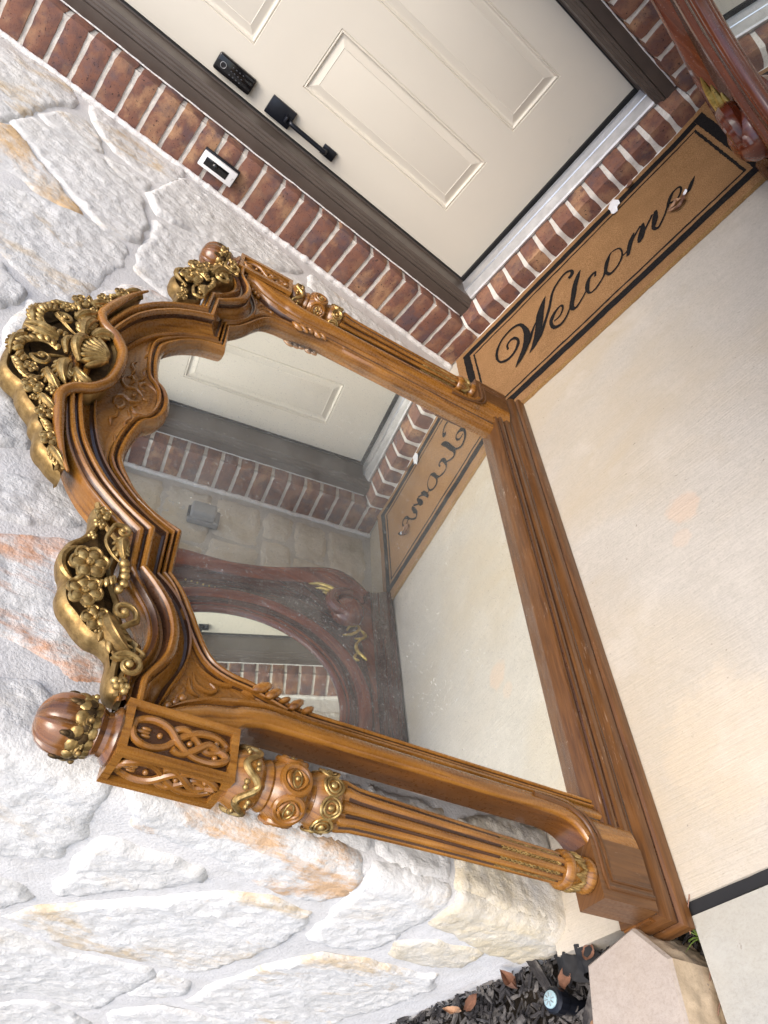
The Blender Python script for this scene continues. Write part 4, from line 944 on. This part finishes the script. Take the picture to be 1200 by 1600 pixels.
def leaf(parent, pts, w, y=.004, lobes=5, mat='gold'):
    P = resample(crom(pts, 8), 22); b = MB()
    R_ = [w*math.sin(math.pi*min(1, .12+.88*i/21))**.8*.5+.0006 for i in range(22)]
    b.tube([(p[0], y+.004*math.sin(math.pi*i/21), p[1]) for i, p in enumerate(P)], R_, 8)
    for k in range(lobes):
        i = 3+int(k*16/lobes); d = P[min(i+2, 21)]-P[i]; a = math.atan2(d[1], d[0])
        for s_ in (-1, 1):
            nn = np.array([-math.sin(a), math.cos(a)])*s_; q = P[i]+nn*R_[i]*.9
            b.blob((q[0], y+.001, q[1]), (R_[i]*1.15+.001, R_[i]*.45+.0008, R_[i]*.42+.0006), a+s_*.65, n=7, k=5)
    b.tube([(p[0], y+.004*math.sin(math.pi*i/21)+R_[i]*.85, p[1]) for i, p in enumerate(P)], [r*.22+.0003 for r in R_], 5)
    return b.build('acanthus_leaf', M[mat], parent)
def plate(name, poly, y0, y1, parent, front, side):
    n = len(poly); P = [np.array(p) for p in poly]; ins = []
    ar = sum(P[i][0]*P[(i+1) % n][1]-P[(i+1) % n][0]*P[i][1] for i in range(n)); sg_ = 1 if ar > 0 else -1
    for i in range(n):
        d = P[(i+1) % n]-P[i-1]; d = d/max(1e-6, np.linalg.norm(d)); ins.append(np.array([-d[1], d[0]])*sg_)
    lv = [(y0, .004), (y0+.006, .0005), (y1-.016, 0), (y1-.008, .0012), (y1-.002, .0045), (y1+.001, .009), (y1-.001, .0125), (y1-.004, .014)]
    V = []; F = []; MI = []
    for y, k in lv: V += [(p[0]+q[0]*k, y, p[1]+q[1]*k) for p, q in zip(P, ins)]
    for l in range(len(lv)-1):
        for i in range(n): F.append((l*n+i, l*n+(i+1) % n, (l+1)*n+(i+1) % n, (l+1)*n+i)); MI.append(1)
    F.append(tuple(range(n))); MI.append(1); F.append(tuple((len(lv)-1)*n+i for i in range(n))); MI.append(0)
    return obj(name, V, F, [M[front], M[side]], parent, mi=MI, sharp=50)
X1 = crom([(0,1.3385),(.02,1.331),(.038,1.337),(.066,1.338),(.093,1.335),(.122,1.328),(.140,1.312),(.152,1.292),(.168,1.284),(.185,1.272),(.205,1.252),(.226,1.245),(.240,1.234),(.262,1.229),(.278,1.222),(.292,1.206),(.303,1.194),(.318,1.170)], 5)
up = [tuple(p) for p in X1]; lo = [(.290,1.172),(.25,1.188),(.20,1.204),(.15,1.213),(.12,1.200),(.1,1.18),(.06,1.162),(.03,1.158)]
hp = up+lo
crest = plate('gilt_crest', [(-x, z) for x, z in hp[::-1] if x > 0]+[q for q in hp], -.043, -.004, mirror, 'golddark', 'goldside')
rim = crom([(.322,1.164),(.293,1.180),(.251,1.197),(.221,1.207),(.165,1.222),(.138,1.222),(.114,1.209),(.095,1.184),(.058,1.1625),(.02,1.1565),(0,1.156)], 6)
rp = [(x, .006, z) for x, z in rim]; rp = rp+[(-x, y, z) for x, y, z in rp[-2::-1]]
b = MB(); b.tube(rp, [.0025+.0082*min(1, 5.5*min(i, len(rp)-1-i)/(len(rp)-1)) for i in range(len(rp))], 10); b.build('crest_rim', M['wood'], mirror)
# shell in the middle
b = MB()
for i in range(9):
    a = math.pi/2+(i-4)*.235
    for u in (0,):
        b.blob((.036*math.cos(a), .010+.006*math.cos((i-4)*.3), 1.176+.030*math.sin(a)), (.030, .009, .0058), a, n=9, k=7)
b.build('shell', M['gold'], crest)
b = MB(); P = crom([(-.040,.010,1.222),(-.022,.020,1.236),(0,.023,1.240),(.022,.020,1.236),(.040,.010,1.222)], 6); b.tube([tuple(p) for p in P], [.004+.0055*math.sin(math.pi*i/24) for i in range(25)], 9)
P = crom([(-.030,.008,1.247),(0,.012,1.258),(.030,.008,1.247)], 6); b.tube([tuple(p) for p in P], [.003+.004*math.sin(math.pi*i/12) for i in range(13)], 8); b.build('shell_lip', M['gold'], crest)
for sg in (1, -1):
    m_ = lambda L: [(sg*x, z) for x, z in L]
    gadroon(crest, m_([(.030,1.262),(.022,1.282),(.030,1.302),(.052,1.314),(.078,1.310),(.092,1.294)]), 12, .014, .020, sg, .008)
    volute(crest, (sg*.072, .006, 1.278), .017, 0 if sg > 0 else math.pi, 1.2, sg, m_([(.050,1.262),(.040,1.246)]))
    gadroon(crest, m_([(.100,1.318),(.122,1.304),(.136,1.284),(.138,1.262)]), 8, .012, .016, -sg, .005)
    leaf(crest, m_([(.046,1.236),(.072,1.242),(.100,1.236),(.118,1.224)]), .020, .008)
    leaf(crest, m_([(.060,1.222),(.078,1.212),(.086,1.196),(.080,1.182)]), .018, .006)
    leaf(crest, m_([(.095,1.262),(.112,1.256),(.132,1.240),(.140,1.228)]), .016, .006, 4)
    leaf(crest, m_([(.02,1.318),(.045,1.330),(.07,1.330),(.096,1.324)]), .012, .004, 6)
    flower(crest, (sg*.158, .006, 1.268), .019, 5, .3)
    flower(crest, (sg*.112, .008, 1.285), .013, 5, .9)
    berries(crest, (sg*.148, .005, 1.240), .013, 6, 3)
    leaf(crest, m_([(.166,1.252),(.180,1.240),(.190,1.224),(.186,1.214)]), .015, .004, 4)
    flower(crest, (sg*.209, .005, 1.233), .016, 5, 0)
    berries(crest, (sg*.184, .004, 1.258), .009, 5, 8)
    gadroon(crest, m_([(.226,1.232),(.240,1.222),(.250,1.210)]), 5, .011, .013, -sg, .004)
    flower(crest, (sg*.264, .004, 1.209), .0165, 5, .5)
    leaf(crest, m_([(.278,1.203),(.290,1.194),(.302,1.182),(.312,1.171)]), .014, .002, 5)
    leaf(crest, m_([(0.004,1.27),(.008,1.29),(.010,1.31),(.004,1.330)]), .013, .010, 5)
# ears over the side arches
ear0 = crom([(.345,1.098),(.360,1.110),(.382,1.107),(.405,1.106),(.425,1.112),(.444,1.126),(.470,1.131),(.497,1.124),(.515,1.115),(.540,1.114),(.562,1.104),(.575,1.089),(.588,1.076),(.600,1.058),(.604,1.038),(.616,1.024),(.640,1.022),(.660,1.019),(.675,1.010),(.678,.992)], 5)
lo = [(.66,.992),(.645,.992),(.615,.985),(.585,.984),(.575,1.0),(.56,1.015),(.54,1.024),(.525,1.026),(.500,1.040),(.470,1.050),(.44,1.048),(.41,1.048),(.39,1.07),(.368,1.088)]
ep = [tuple(p) for p in ear0]+lo
for sg in (1, -1):
    pe = [(sg*x, z) for x, z in ep]
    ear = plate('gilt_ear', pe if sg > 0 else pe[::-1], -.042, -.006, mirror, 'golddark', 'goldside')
    m_ = lambda L: [(sg*x, z) for x, z in L]
    flower(ear, (sg*.487, .004, 1.089), .029, 6, .2, mat='gold')
    b = MB(); b.tube([(sg*.487+.036*math.cos(a), -.001, 1.089+.036*math.sin(a)) for a in np.linspace(.2, 2.6 if sg > 0 else 2.9, 14)], [.002+.0045*math.sin(math.pi*i/13) for i in range(14)], 7); b.build('hood_scroll', M['gold'], ear)
    flower(ear, (sg*.541, .008, 1.083), .026, 6, .6)
    gadroon(ear, m_([(.500,1.052),(.514,1.064),(.520,1.080),(.518,1.098)]), 8, .013, .017, -sg, .010)
    flower(ear, (sg*.577, .005, 1.058), .020, 5, .1)
    berries(ear, (sg*.561, .006, 1.071), .008, 4, 2); berries(ear, (sg*.594, .002, 1.048), .009, 4, 5)
    flower(ear, (sg*.380, .002, 1.094), .014, 5, .4); berries(ear, (sg*.405, .003, 1.093), .013, 7, 4); berries(ear, (sg*.432, .003, 1.098), .010, 6, 6)
    volute(ear, (sg*.412, .010, 1.060), .016, math.pi*.5, .9, -sg, m_([(.436,1.078),(.458,1.066),(.470,1.050)]))
    leaf(ear, m_([(.420,1.050),(.436,1.056),(.452,1.052),(.464,1.044)]), .015, .010, 4)
    b = MB()
    for x, z, r in ((.468, 1.043, .008), (.480, 1.039, .0075), (.492, 1.037, .008), (.506, 1.036, .0075), (.518, 1.040, .007)): b.blob((sg*x, .008, z), (r, r, r), n=9, k=7)
    b.build('bead_row', M['gold'], ear)
    volute(ear, (sg*.556, .006, 1.024), .020, -math.pi*.4 if sg > 0 else math.pi*1.4, 1.0, sg, m_([(.590,1.030),(.602,1.018),(.606,1.000)]))
    leaf(ear, m_([(.560,1.046),(.585,1.036),(.604,1.018),(.612,.998)]), .026, .000, 3, 'goldside')
    volute(ear, (sg*.637, .006, 1.000), .021, math.pi*.9 if sg > 0 else math.pi*.1, 1.15, -sg, m_([(.615,.984),(.604,.996)]))
    berries(ear, (sg*.668, .004, 1.002), .017, 7, 9)
    # beads and leaf curls where stile and arch meet
    b = MB()
    for x, z in ((.636, .911), (.645, .920), (.654, .929)): b.blob((sg*x, -.028, z), (.0068, .0068, .0068), n=9, k=7)
    b.build('spandrel_bead', M['wood'], mirror)
    b = MB()
    for x, z, a, l in ((.578, .795, -.6, .020), (.583, .776, -.7, .018), (.588, .757, -.5, .011), (.590, .738, -.75, .018), (.593, .718, -.6, .013)): b.blob((sg*x, -.026, z), (l*.42, .008, l), sg*a, n=8, k=7)
    b.build('leaf_curl', M['wood'], mirror)
    # low relief in the spandrels
    for L in ([(.560,.900),(.575,.885),(.585,.862),(.583,.840),(.574,.845)], [(.580,.900),(.600,.892),(.606,.872),(.598,.862),(.590,.872)], [(.610,.908),(.622,.912),(.632,.918)], [(.575,.83),(.586,.815),(.592,.80)], [(.59,.905),(.612,.900),(.618,.885)]):
        P = crom(m_(L), 5); b = MB(); k = len(P); b.tube([(p[0], -.038, p[1]) for p in P], [.0015+.0032*math.sin(math.pi*i/(k-1)) for i in range(k)], 7); b.build('relief_scroll', M['wood'], mirror)
    # low relief in the centre panel
    for L in ([(.012,1.075),(.030,1.070),(.046,1.080),(.052,1.098),(.040,1.108),(.028,1.100),(.032,1.090)], [(.010,1.095),(.022,1.112),(.016,1.130),(.030,1.142),(.050,1.140)], [(.052,1.112),(.072,1.104),(.092,1.110),(.112,1.104),(.132,1.108)], [(.060,1.130),(.080,1.128),(.095,1.136),(.115,1.130)],
              [(.090,1.096),(.110,1.092),(.130,1.098),(.150,1.104),(.165,1.100)], [(.005,1.062),(.018,1.058),(.030,1.062)], [(.030,1.126),(.044,1.122),(.056,1.128),(.050,1.136)], [(.135,1.118),(.152,1.114),(.170,1.106)], [(.066,1.094),(.078,1.090),(.084,1.098),(.076,1.102)]):
        P = crom(m_(L), 5); b = MB(); k = len(P); b.tube([(p[0], -.0385, p[1]) for p in P], [.0013+.0028*math.sin(math.pi*i/(k-1))**.6 for i in range(k)], 7); b.build('relief_scroll', M['wood'], mirror)
b = MB(); b.blob((0, -.037, 1.112), (.004, .003, .004)); b.blob((0, -.037, 1.09), (.003, .003, .006)); b.build('relief_scroll', M['wood'], mirror)
# ------------------------------------------------------------------ mahogany mirror against the right wall (local x = towards the door, y = out, z = up)
L2 = math.atan(0.14); c2, s2 = math.cos(L2), math.sin(L2)
m2 = Matrix.Translation((1.153, -1.13, 0)) @ Matrix.Rotation(-0.06, 4, 'Z') @ Matrix(((0, -c2, s2, 0), (1, 0, 0, 0), (0, s2, c2, 0.0), (0, 0, 0, 1)))
red = empty('mahogany_mirror', mat=m2); tag(red, 'dark red glossy mahogany mirror with oval glass leaning on the right wall', 'mirror')
EA, EB, EZ = 0.375, 0.415, 0.635        # glass ellipse
side = crom([(.552,.085),(.580,.115),(.632,.165),(.664,.230),(.660,.30),(.643,.37),(.622,.45),(.608,.55),(.606,.65),(.622,.75),(.637,.84),(.630,.95),(.575,1.08),(.45,1.18),(.28,1.25),(.12,1.30),(0,1.32)], 8)
side = [np.array(p) for p in side]
bot = [np.array((x, .085)) for x in np.linspace(0, .552, 22)[:-1]]
outl = bot+side                       # right half from bottom centre to top centre
def ang(p): return math.atan2((p[1]-EZ)/EB, p[0]/EA)
rows = []
for p in outl:
    a = ang(p); k = 1.20
    q = np.array((EA*k*math.cos(a), EZ+EB*k*math.sin(a))); r = []; D = np.linalg.norm(p-q); o_ = (p-q)/max(D, 1e-6)
    low = p[1] < .09
    for u, y in [(0, .012), (.10, .010), (.3, .006), (.5, .010), (.66, .028), (.80, .050), (.92, .056), (.985, .046), (1.0, .030)]:
        if low: y = .012 if u < .95 else .012
        w = q+(p-q)*u; r.append((w[0], y, w[1]))
    r.append((p[0], -.04, p[1])); rows.append(r)
full = rows+[[(-x, y, z) for x, y, z in r] for r in rows[-2:0:-1]]+[rows[0]]
strip('frame_board', full, [M['mahogdark'], M['mahog']], red, [0, 0, 0, 0, 1, 1, 1, 1, 1], sharp=50)
rows = []
for a in np.linspace(0, 2*math.pi, 97):
    r = []
    for k, y in [(1.0, .0), (1.0, .008), (1.015, .015), (1.035, .017), (1.05, .013), (1.06, .013), (1.075, .018), (1.10, .020), (1.13, .019), (1.15, .020), (1.165, .024), (1.19, .031), (1.225, .034), (1.255, .030), (1.27, .024), (1.275, .010)]:
        r.append((EA*k*math.cos(a), y, EZ+EB*k*math.sin(a)))
    rows.append(r)
strip('oval_moulding', rows, [M['mahog'], M['mahogdark']], red, [0, 0, 0, 0, 1, 0, 1, 1, 1, 0, 0, 0, 0, 0, 0], sharp=60)
b = MB(); b.prism([(EA*1.02*math.cos(a), EZ+EB*1.02*math.sin(a)) for a in np.linspace(0, 2*math.pi, 65)[:-1]], -.004, .002); b.build('oval_glass', M['silver2'], red, smooth=False)
b = MB(); b.prism([(x*.96, EZ+(z-EZ)*.96) for x, z in [tuple(p) for p in outl]+[(-p[0], p[1]) for p in outl[-2:0:-1]]], -.042, -.02); b.build('back_board', M['mahogdark'], red, smooth=False)
pb = [(0.0, .030), (.006, .036), (.030, .036), (.040, .030), (.055, .024), (.075, .022), (.084, .018), (.088, .008)]
rows = [[(x, y, z) for z, y in pb]+[(x, -.045, .088)] for x in (-.585, .585)]
strip('base_rail', rows, [M['mahogdark']], red, None, True, 30)
b = MB(); b.box((-.584, -.045, .0005), (.584, .0, .084)); b.build('base_core', M['mahogdark'], red, smooth=False)
for sg in (1, -1):
    b = MB(); b.lathe([(.0, .066), (.022, .064), (.044, .054), (.060, .034), (.067, .012), (.064, -.004)], (sg*.455, .012, .180), 28, lambda th, t: 1+.14*math.cos(th-(2.4 if sg > 0 else .74)), axis='y'); v = b.build('scroll_boss', M['mahog'], red)
    P = [(sg*(.475+.062*math.cos(a)*(1-.04*a)), .038+.016*math.sin(a/3), .190+.066*math.sin(a)*(1-.04*a)) for a in np.linspace(-1.2, 3.6, 26)]
    b = MB(); b.tube(P, [.010+.018*math.sin(math.pi*i/25)**.7 for i in range(26)], 9); b.build('scroll_band', M['mahog'], red)
    for k in range(3):
        Lf = [(.545-.006*k, .345-.03*k), (.552-.012*k, .300-.02*k), (.535-.014*k, .245-.008*k), (.512-.004*k, .205+.006*k)]
        P = crom([(sg*x, z) for x, z in Lf], 6); n = len(P); b = MB(); b.tube([(p[0], .050-.010*k, p[1]) for p in P], [.001+.0085*math.sin(math.pi*i/(n-1)) for i in range(n)], 7); b.build('gilt_leaf', M['brass'], red)
    for Lf, w in (([(.335,.205),(.345,.170),(.375,.140),(.400,.150)], .005), ([(.375,.140),(.350,.118),(.330,.130),(.325,.160)], .006), ([(.330,.130),(.295,.155),(.262,.150),(.238,.128),(.226,.118)], .006), ([(.262,.150),(.228,.165),(.220,.145)], .005), ([(.36,.19),(.385,.175),(.39,.15)], .004)):
        P = crom([(sg*x, z) for x, z in Lf], 6); n = len(P); b = MB(); b.tube([(p[0], .016, p[1]) for p in P], [.0015+w*math.sin(math.pi*i/(n-1))**.7 for i in range(n)], 7); b.build('gilt_foliage', M['brass'], red)
    b = MB()
    for i in range(7): b.blob((sg*(.50-.004*i), .016, .80-.022*i), (.004, .004, .004), n=7, k=5)
    b.build('pearl_row', M['brass'], red)
# ------------------------------------------------------------------ doormat
mat = empty('doormat', (0.63, -0.30, 0.0)); tag(mat, 'brown coir doormat printed Welcome! with black borders before the door', 'doormat')
MX0, MX1, MY0, MY1 = 0.048, 1.222, -0.578, -0.012
V = []; F = []; nx, ny = 90, 46
def mz(x, y):
    z = 0.0125+0.0015*fbm((x*5, y*5, 8), 3)
    z += 0.010*max(0, (x-1.02)/0.2)**2*max(0, (y+0.25)/0.24)
    return z
for i in range(nx+1):
    for j in range(ny+1):
        x = MX0+(MX1-MX0)*i/nx; y = MY0+(MY1-MY0)*j/ny
        if i in (0, nx) or j in (0, ny): x += 0.0022*fbm((x*60, y*60, 2), 2); y += 0.0022*fbm((x*60, y*60, 7), 2)
        V.append((x-.63, y+.30, mz(x, y)))
for i in range(nx):
    for j in range(ny): F.append((i*(ny+1)+j, (i+1)*(ny+1)+j, (i+1)*(ny+1)+j+1, i*(ny+1)+j+1))
obj('pile', V, F, M['coir'], mat, sharp=None)
ring_ = [i*(ny+1) for i in range(nx+1)]+[nx*(ny+1)+j for j in range(1, ny+1)]+[i*(ny+1)+ny for i in range(nx-1, -1, -1)]+[j for j in range(ny-1, 0, -1)]
E_ = []; G_ = []
for k, i in enumerate(ring_):
    v = V[i]; E_ += [v, (v[0]*1.002, v[1]*1.002, 0.0012)]
n = len(ring_)
for k in range(n): G_.append((2*k, 2*((k+1) % n), 2*((k+1) % n)+1, 2*k+1))
obj('cut_edge', E_, G_, M['coirside'], mat, sharp=None)
def band(name, x0, x1, y0, y1, w):
    """printed rectangle outline"""
    b = MB()
    def seg(a, c, nrm):
        k = 60; V = []; rr = random.Random(int(a[0]*1000+a[1]*77))
        for i in range(k+1):
            px, py = a[0]+(c[0]-a[0])*i/k, a[1]+(c[1]-a[1])*i/k
            for s in (0, w):
                q = (px+nrm[0]*s+rr.uniform(-.0012, .0012), py+nrm[1]*s+rr.uniform(-.0012, .0012)); V.append((q[0]-.63, q[1]+.30, mz(*q)+.0009))
        b.add(V, [(2*i, 2*i+2, 2*i+3, 2*i+1) for i in range(k)])
    seg((x0, y0), (x1, y0), (0, 1)); seg((x1-w, y1), (x0+w, y1), (0, -1)); 
    seg((x0, y0+w), (x0, y1), (1, 0)); seg((x1, y0+w), (x1, y1), (-1, 0))
    b.build(name, M['coirblack'], mat, sharp=None)
band('thick_border', 0.085, 1.188, -0.536, -0.040, 0.033)
band('thin_border', 0.132, 1.142, -0.488, -0.088, 0.0085)
let = MB()
for S_ in STROKES:
    P = crom(S_, 7); n = len(P); V = []; rr = random.Random(int(S_[0][0]*9999))
    for i, p in enumerate(P):
        a, c = P[max(0, i-1)], P[min(n-1, i+1)]; d = np.array([c[0]-a[0], c[1]-a[1]]); d /= max(1e-6, np.linalg.norm(d)); nn = np.array([-d[1], d[0]])*(max(p[2], .003)/2)
        for s in (-1, 1):
            q = (p[0]+nn[0]*s+rr.uniform(-.0007, .0007), p[1]+nn[1]*s+rr.uniform(-.0007, .0007)); V.append((q[0]-.63, q[1]+.30, mz(*q)+.0011+.00002*i))
    let.add(V, [(2*i, 2*i+2, 2*i+3, 2*i+1) for i in range(n-1)])
let.build('welcome_lettering', M['coirblack'], mat, sharp=None)
# paper scrap and leaf litter on the mat
V = [(.822,-.028),(.838,-.036),(.848,-.052),(.846,-.078),(.838,-.090),(.832,-.086),(.826,-.102),(.812,-.110),(.806,-.095),(.808,-.060),(.806,-.048)]
b = MB(); n = len(V); P = [(x-.826, y+.07, .004*math.sin(i*1.9)) for i, (x, y) in enumerate(V)]
b.add(P+[(0, 0, .004)]+[(x, y, z-.0006) for x, y, z in P], [(i, (i+1) % n, n) for i in range(n)]+[(i, (i+1) % n, n+1+(i+1) % n, n+1+i) for i in range(n)])
o = b.build('paper_scrap', M['paper'], None, smooth=False); o.location = (.826, -.07, .0195); tag(o, 'torn white paper scrap lying on the back edge of the doormat', 'paper')
def dead_leaf(name, loc, L, W, rz, curl, mat, label, seed, tilt=(0, 0)):
    rr = random.Random(seed); V = []; F = []; n = 9
    for i in range(n+1):
        u = i/n; w = W*math.sin(math.pi*min(1, .06+.94*u))**.8
        for s in (-1, -.5, 0, .5, 1):
            V.append((L*(u-.5), s*w*.5+rr.uniform(-.001, .001), curl*L*(abs(s)**1.6*.5+(u-.5)**2*1.2)+rr.uniform(0, .001)))
    for i in range(n):
        for k in range(4): F.append((i*5+k, i*5+5+k, i*5+6+k, i*5+1+k))
    o = obj(name, V, F, M[mat]); o.location = loc; o.rotation_euler = (tilt[0], tilt[1], rz); tag(o, label, 'leaf', 'dead leaves'); return o
lit = [(.955,-.358,.5,.035,.014,'leafpale','pale torn leaf piece lying on the last letter of the mat'),(.972,-.352,2.1,.03,.012,'leafpale','pale torn leaf piece just above the exclamation mark foot'),(.985,-.372,1.2,.034,.016,'leaf','brown torn leaf piece below the exclamation mark'),(.945,-.372,2.6,.03,.010,'leafpale','narrow pale leaf shred beside the last letter e'),(.968,-.385,.2,.036,.015,'leaf','brown crumpled leaf piece lowest of the litter on the mat'),(1.0,-.352,.9,.024,.014,'paper','whitish curled leaf flake at the exclamation mark')]
for k, (x, y, rz, L, W, mt, lb) in enumerate(lit): dead_leaf('leaf_scrap', (x, y, .0185), L, W, rz, .35, mt, lb, k)
dead_leaf('leaf_scrap', (.905, -.040, .0185), .04, .022, .8, .3, 'leaf', 'red brown leaf scrap on the back border of the mat near the paper', 40)
# ------------------------------------------------------------------ planting bed
rr = random.Random(11); b = MB()
def chip(b, x, y, z, l, w, h, rz, ti, tj):
    R_ = Matrix.Rotation(rz, 3, 'Z') @ Matrix.Rotation(ti, 3, 'X') @ Matrix.Rotation(tj, 3, 'Y')
    P = []
    for i in (-1, -.3, .35, 1):
        t = 1-.45*abs(i)**2; sk = rr.uniform(-.2, .2)*w
        for yy, zz in ((-1, -1), (1, -1), (1, 1), (-1, 1)):
            q = R_ @ Vector((i*l/2, yy*w/2*t*rr.uniform(.75, 1.1)+sk, zz*h/2*t*rr.uniform(.7, 1.2))); P.append((x+q.x, y+q.y, z+q.z))
    b.add(P, [(k*4+q, k*4+(q+1) % 4, k*4+4+(q+1) % 4, k*4+4+q) for k in range(3) for q in range(4)]+[(0, 1, 2, 3), (12, 13, 14, 15)])
for i in range(5200):
    x = rr.uniform(-1.1, .24); y = rr.uniform(-2.9, -2.085) if i % 3 else rr.uniform(-2.3, -2.085)
    l = rr.choice((.010, .015, .02, .025, .03, .045)); z = rr.uniform(-.068, -.035)-(.02 if x > .18 else 0)
    chip(b, x, y, z, l, rr.uniform(.003, .010), rr.uniform(.0015, .005), rr.uniform(0, 6.3), rr.uniform(-.6, .6), rr.uniform(-.5, .5))
o = b.build('bark_mulch', M['mulch'], smooth=False); tag(o, 'black shredded bark mulch filling the bed below the stone corner', 'mulch', kind='stuff')
big = [(-.10,-2.118,-.022,.16,.022,2.0,'long weathered grey bark stick lying beside the wall foot'),(-.02,-2.235,-.03,.13,.020,1.1,'flat grey wood stick near the sprinkler and block'),(-.20,-2.20,-.028,.09,.02,.5,'short dark bark piece in the middle of the mulch')]
for k, (x, y, z, L, W, rz, lb) in enumerate(big):
    b = MB(); chip(b, 0, 0, 0, L, W, .012, 0, .3, .05); o = b.build('bark_piece', M['mulch'], smooth=False); o.location = (x, y, z); o.rotation_euler = (0, 0, rz); tag(o, lb, 'bark')
dead_leaf('fallen_leaf', (-.165, -2.130, -.020), .05, .024, 2.4, .8, 'leaf', 'curled red brown dead leaf on the mulch by the wall', 1, (.5, .2))
dead_leaf('fallen_leaf', (-.285, -2.122, -.022), .042, .02, .6, .5, 'leaf', 'tan dead leaf against the wall at the left of the mulch', 2, (.6, .1))
dead_leaf('fallen_leaf', (-.035, -2.152, -.018), .042, .026, 1.5, .3, 'leaf', 'flat red brown leaf just behind the sprinkler head', 3, (.3, .3))
dead_leaf('fallen_leaf', (.035, -2.128, -.010), .03, .022, 1.0, .4, 'leaf', 'small brown leaf wedged between wall, slab and block', 4, (.4, .2))
dead_leaf('fallen_leaf', (-.34, -2.13, -.024), .05, .016, 2.9, .4, 'leafpale', 'narrow tan leaf lying farthest left on the mulch', 5, (.4, .0))
dead_leaf('fallen_leaf', (.03, -2.235, -.022), .05, .03, .3, .5, 'leafpale', 'pale dead leaf between the sprinkler head and the block', 6, (.2, .2))
# black fabric strip
P = crom([(-.06,-2.105,-.03),(-.025,-2.112,.0),(.0,-2.120,-.012),(.025,-2.112,.004),(.05,-2.128,-.02)], 6); V = []; F = []
for i, p in enumerate(P):
    for k in range(5): V.append((p[0]+.004*math.sin(k*2+i), p[1]-.011*k, p[2]+.006*math.sin(k*1.7+i*.9)-.004*k))
for i in range(len(P)-1):
    for k in range(4): F.append((i*5+k, i*5+5+k, i*5+6+k, i*5+1+k))
o = obj('weed_fabric', V, F, M['rubber'], sharp=None); tag(o, 'crumpled black weed fabric poking out beside the block', 'fabric')
# sprinkler head
sp = empty('sprinkler_head', (-.052, -2.186, -.05)); tag(sp, 'black pop-up sprinkler head with pale blue cap in the mulch', 'sprinkler')
b = MB(); b.lathe([(.017, -.03), (.017, .035), (.0195, .037), (.0215, .040), (.0215, .060), (.019, .064), (.015, .065), (.015, .066)], (0, 0, 0), 28, lambda th, t: 1+(.05*(math.cos(14*th) > .2) if .039 < t < .062 else 0)); b.build('body', M['black'], sp, sharp=30)
b = MB(); b.lathe([(.0145, .0655), (.0145, .0685), (.012, .070), (.004, .0705), (.001, .0705)], (0, 0, 0), 24); cp = b.build('cap', M['cap'], sp)
for i in range(8):
    a = i/8*math.pi*2; b = MB(); b.tube([(.004*math.cos(a), .004*math.sin(a), .0711), (.011*math.cos(a), .011*math.sin(a), .0709)], .0008, 5); b.build('cap_rib', M['greyplastic'], cp)
# cast edging block
bl = empty('edging_block', (.16, -2.23, 0)); tag(bl, 'pinkish tan cast concrete edging block at the foot of the mirror', 'block')
top = [(.187,-2.148),(.079,-2.176),(.050,-2.33),(.236,-2.33),(.241,-2.211)]
b = MB(); tz = .068
ins = [(x+(.16-x)*.06, y+(-2.24-y)*.06) for x, y in top]; botm = [(x+(x-.16)*.10, y+(y+2.24)*.05) for x, y in top]; n = 5
V = [(x-.16, y+2.23, tz) for x, y in ins]+[(x-.16, y+2.23, tz-.006) for x, y in top]+[(x-.16, y+2.23, -.08) for x, y in botm]
b.add(V, [(0, 1, 2, 3, 4)]+[(i, (i+1) % n, n+(i+1) % n, n+i) for i in range(n)])
V3 = V; b.V = b.V[:10]; b.U = b.U[:10]; b.build('top_face', M['block'], bl, sharp=30)
for i in range(5):
    j = (i+1) % 5; A, B2, C_, D_ = [Vector(V[k]) for k in (n+i, n+j, 2*n+j, 2*n+i)]; nn = (B2-A).cross(D_-A).normalized(); V2 = []; F2 = []; g = 22; gh = 14
    if nn.dot(Vector((A.x, A.y, 0))) < 0: nn = -nn
    for a in range(g+1):
        for c in range(gh+1):
            u, v = a/g, c/gh; p = (A*(1-u)+B2*u)*(1-v)+(D_*(1-u)+C_*u)*v; e = min(1, 6*u, 6*(1-u), 5*v)
            V2.append(p+nn*e*.006*(fbm(p*30, 5)+.6*fbm(p*90, 3)))
    for a in range(g):
        for c in range(gh): F2.append((a*(gh+1)+c, (a+1)*(gh+1)+c, (a+1)*(gh+1)+c+1, a*(gh+1)+c+1))
    obj('split_face', V2, F2, M['blockside'], bl, sharp=None)
# weeds in the joint beside the base
def tuft(loc, k, h, seed, label):
    rr = random.Random(seed); t = empty('weed_tuft', loc); tag(t, label, 'weed')
    for i in range(k):
        a = rr.uniform(0, 6.3); d = rr.uniform(.3, 1); b = MB(); P = [(0, 0, 0), (h*.25*d*math.cos(a), h*.25*d*math.sin(a), h*.5), (h*.75*d*math.cos(a), h*.75*d*math.sin(a), h*.8)]
        b.tube([tuple(p) for p in crom(P, 4)], [.0016*(1-j/9.5) for j in range(9)], 4); b.build('blade', M['grass'], t)
tuft((.243, -2.160, -.05), 9, .045, 3, 'small green weed growing in the gap below the mirror base')
tuft((.02, -2.252, -.04), 8, .045, 5, 'little grass tuft beside the sprinkler head and block')
for k, (x, y, rz, L, lb) in enumerate(((.262,-2.139,1.2,.06,'thin brown twig lying over the black expansion joint'),(.252,-2.27,.9,.10,'reddish dry grass stem along the walkway edge'),(.248,-2.24,1.25,.09,'brown needle beside the walkway edge near the block'))):
    b = MB(); b.tube([(-L/2, 0, 0), (0, .003, .003), (L/2, 0, .001)], .0012, 5); o = b.build('dry_stem', M['leaf']); o.location = (x, y, .002 if k == 0 else -.02); o.rotation_euler = (0, 0, rz); tag(o, lb, 'twig')
bpy.context.view_layer.update()
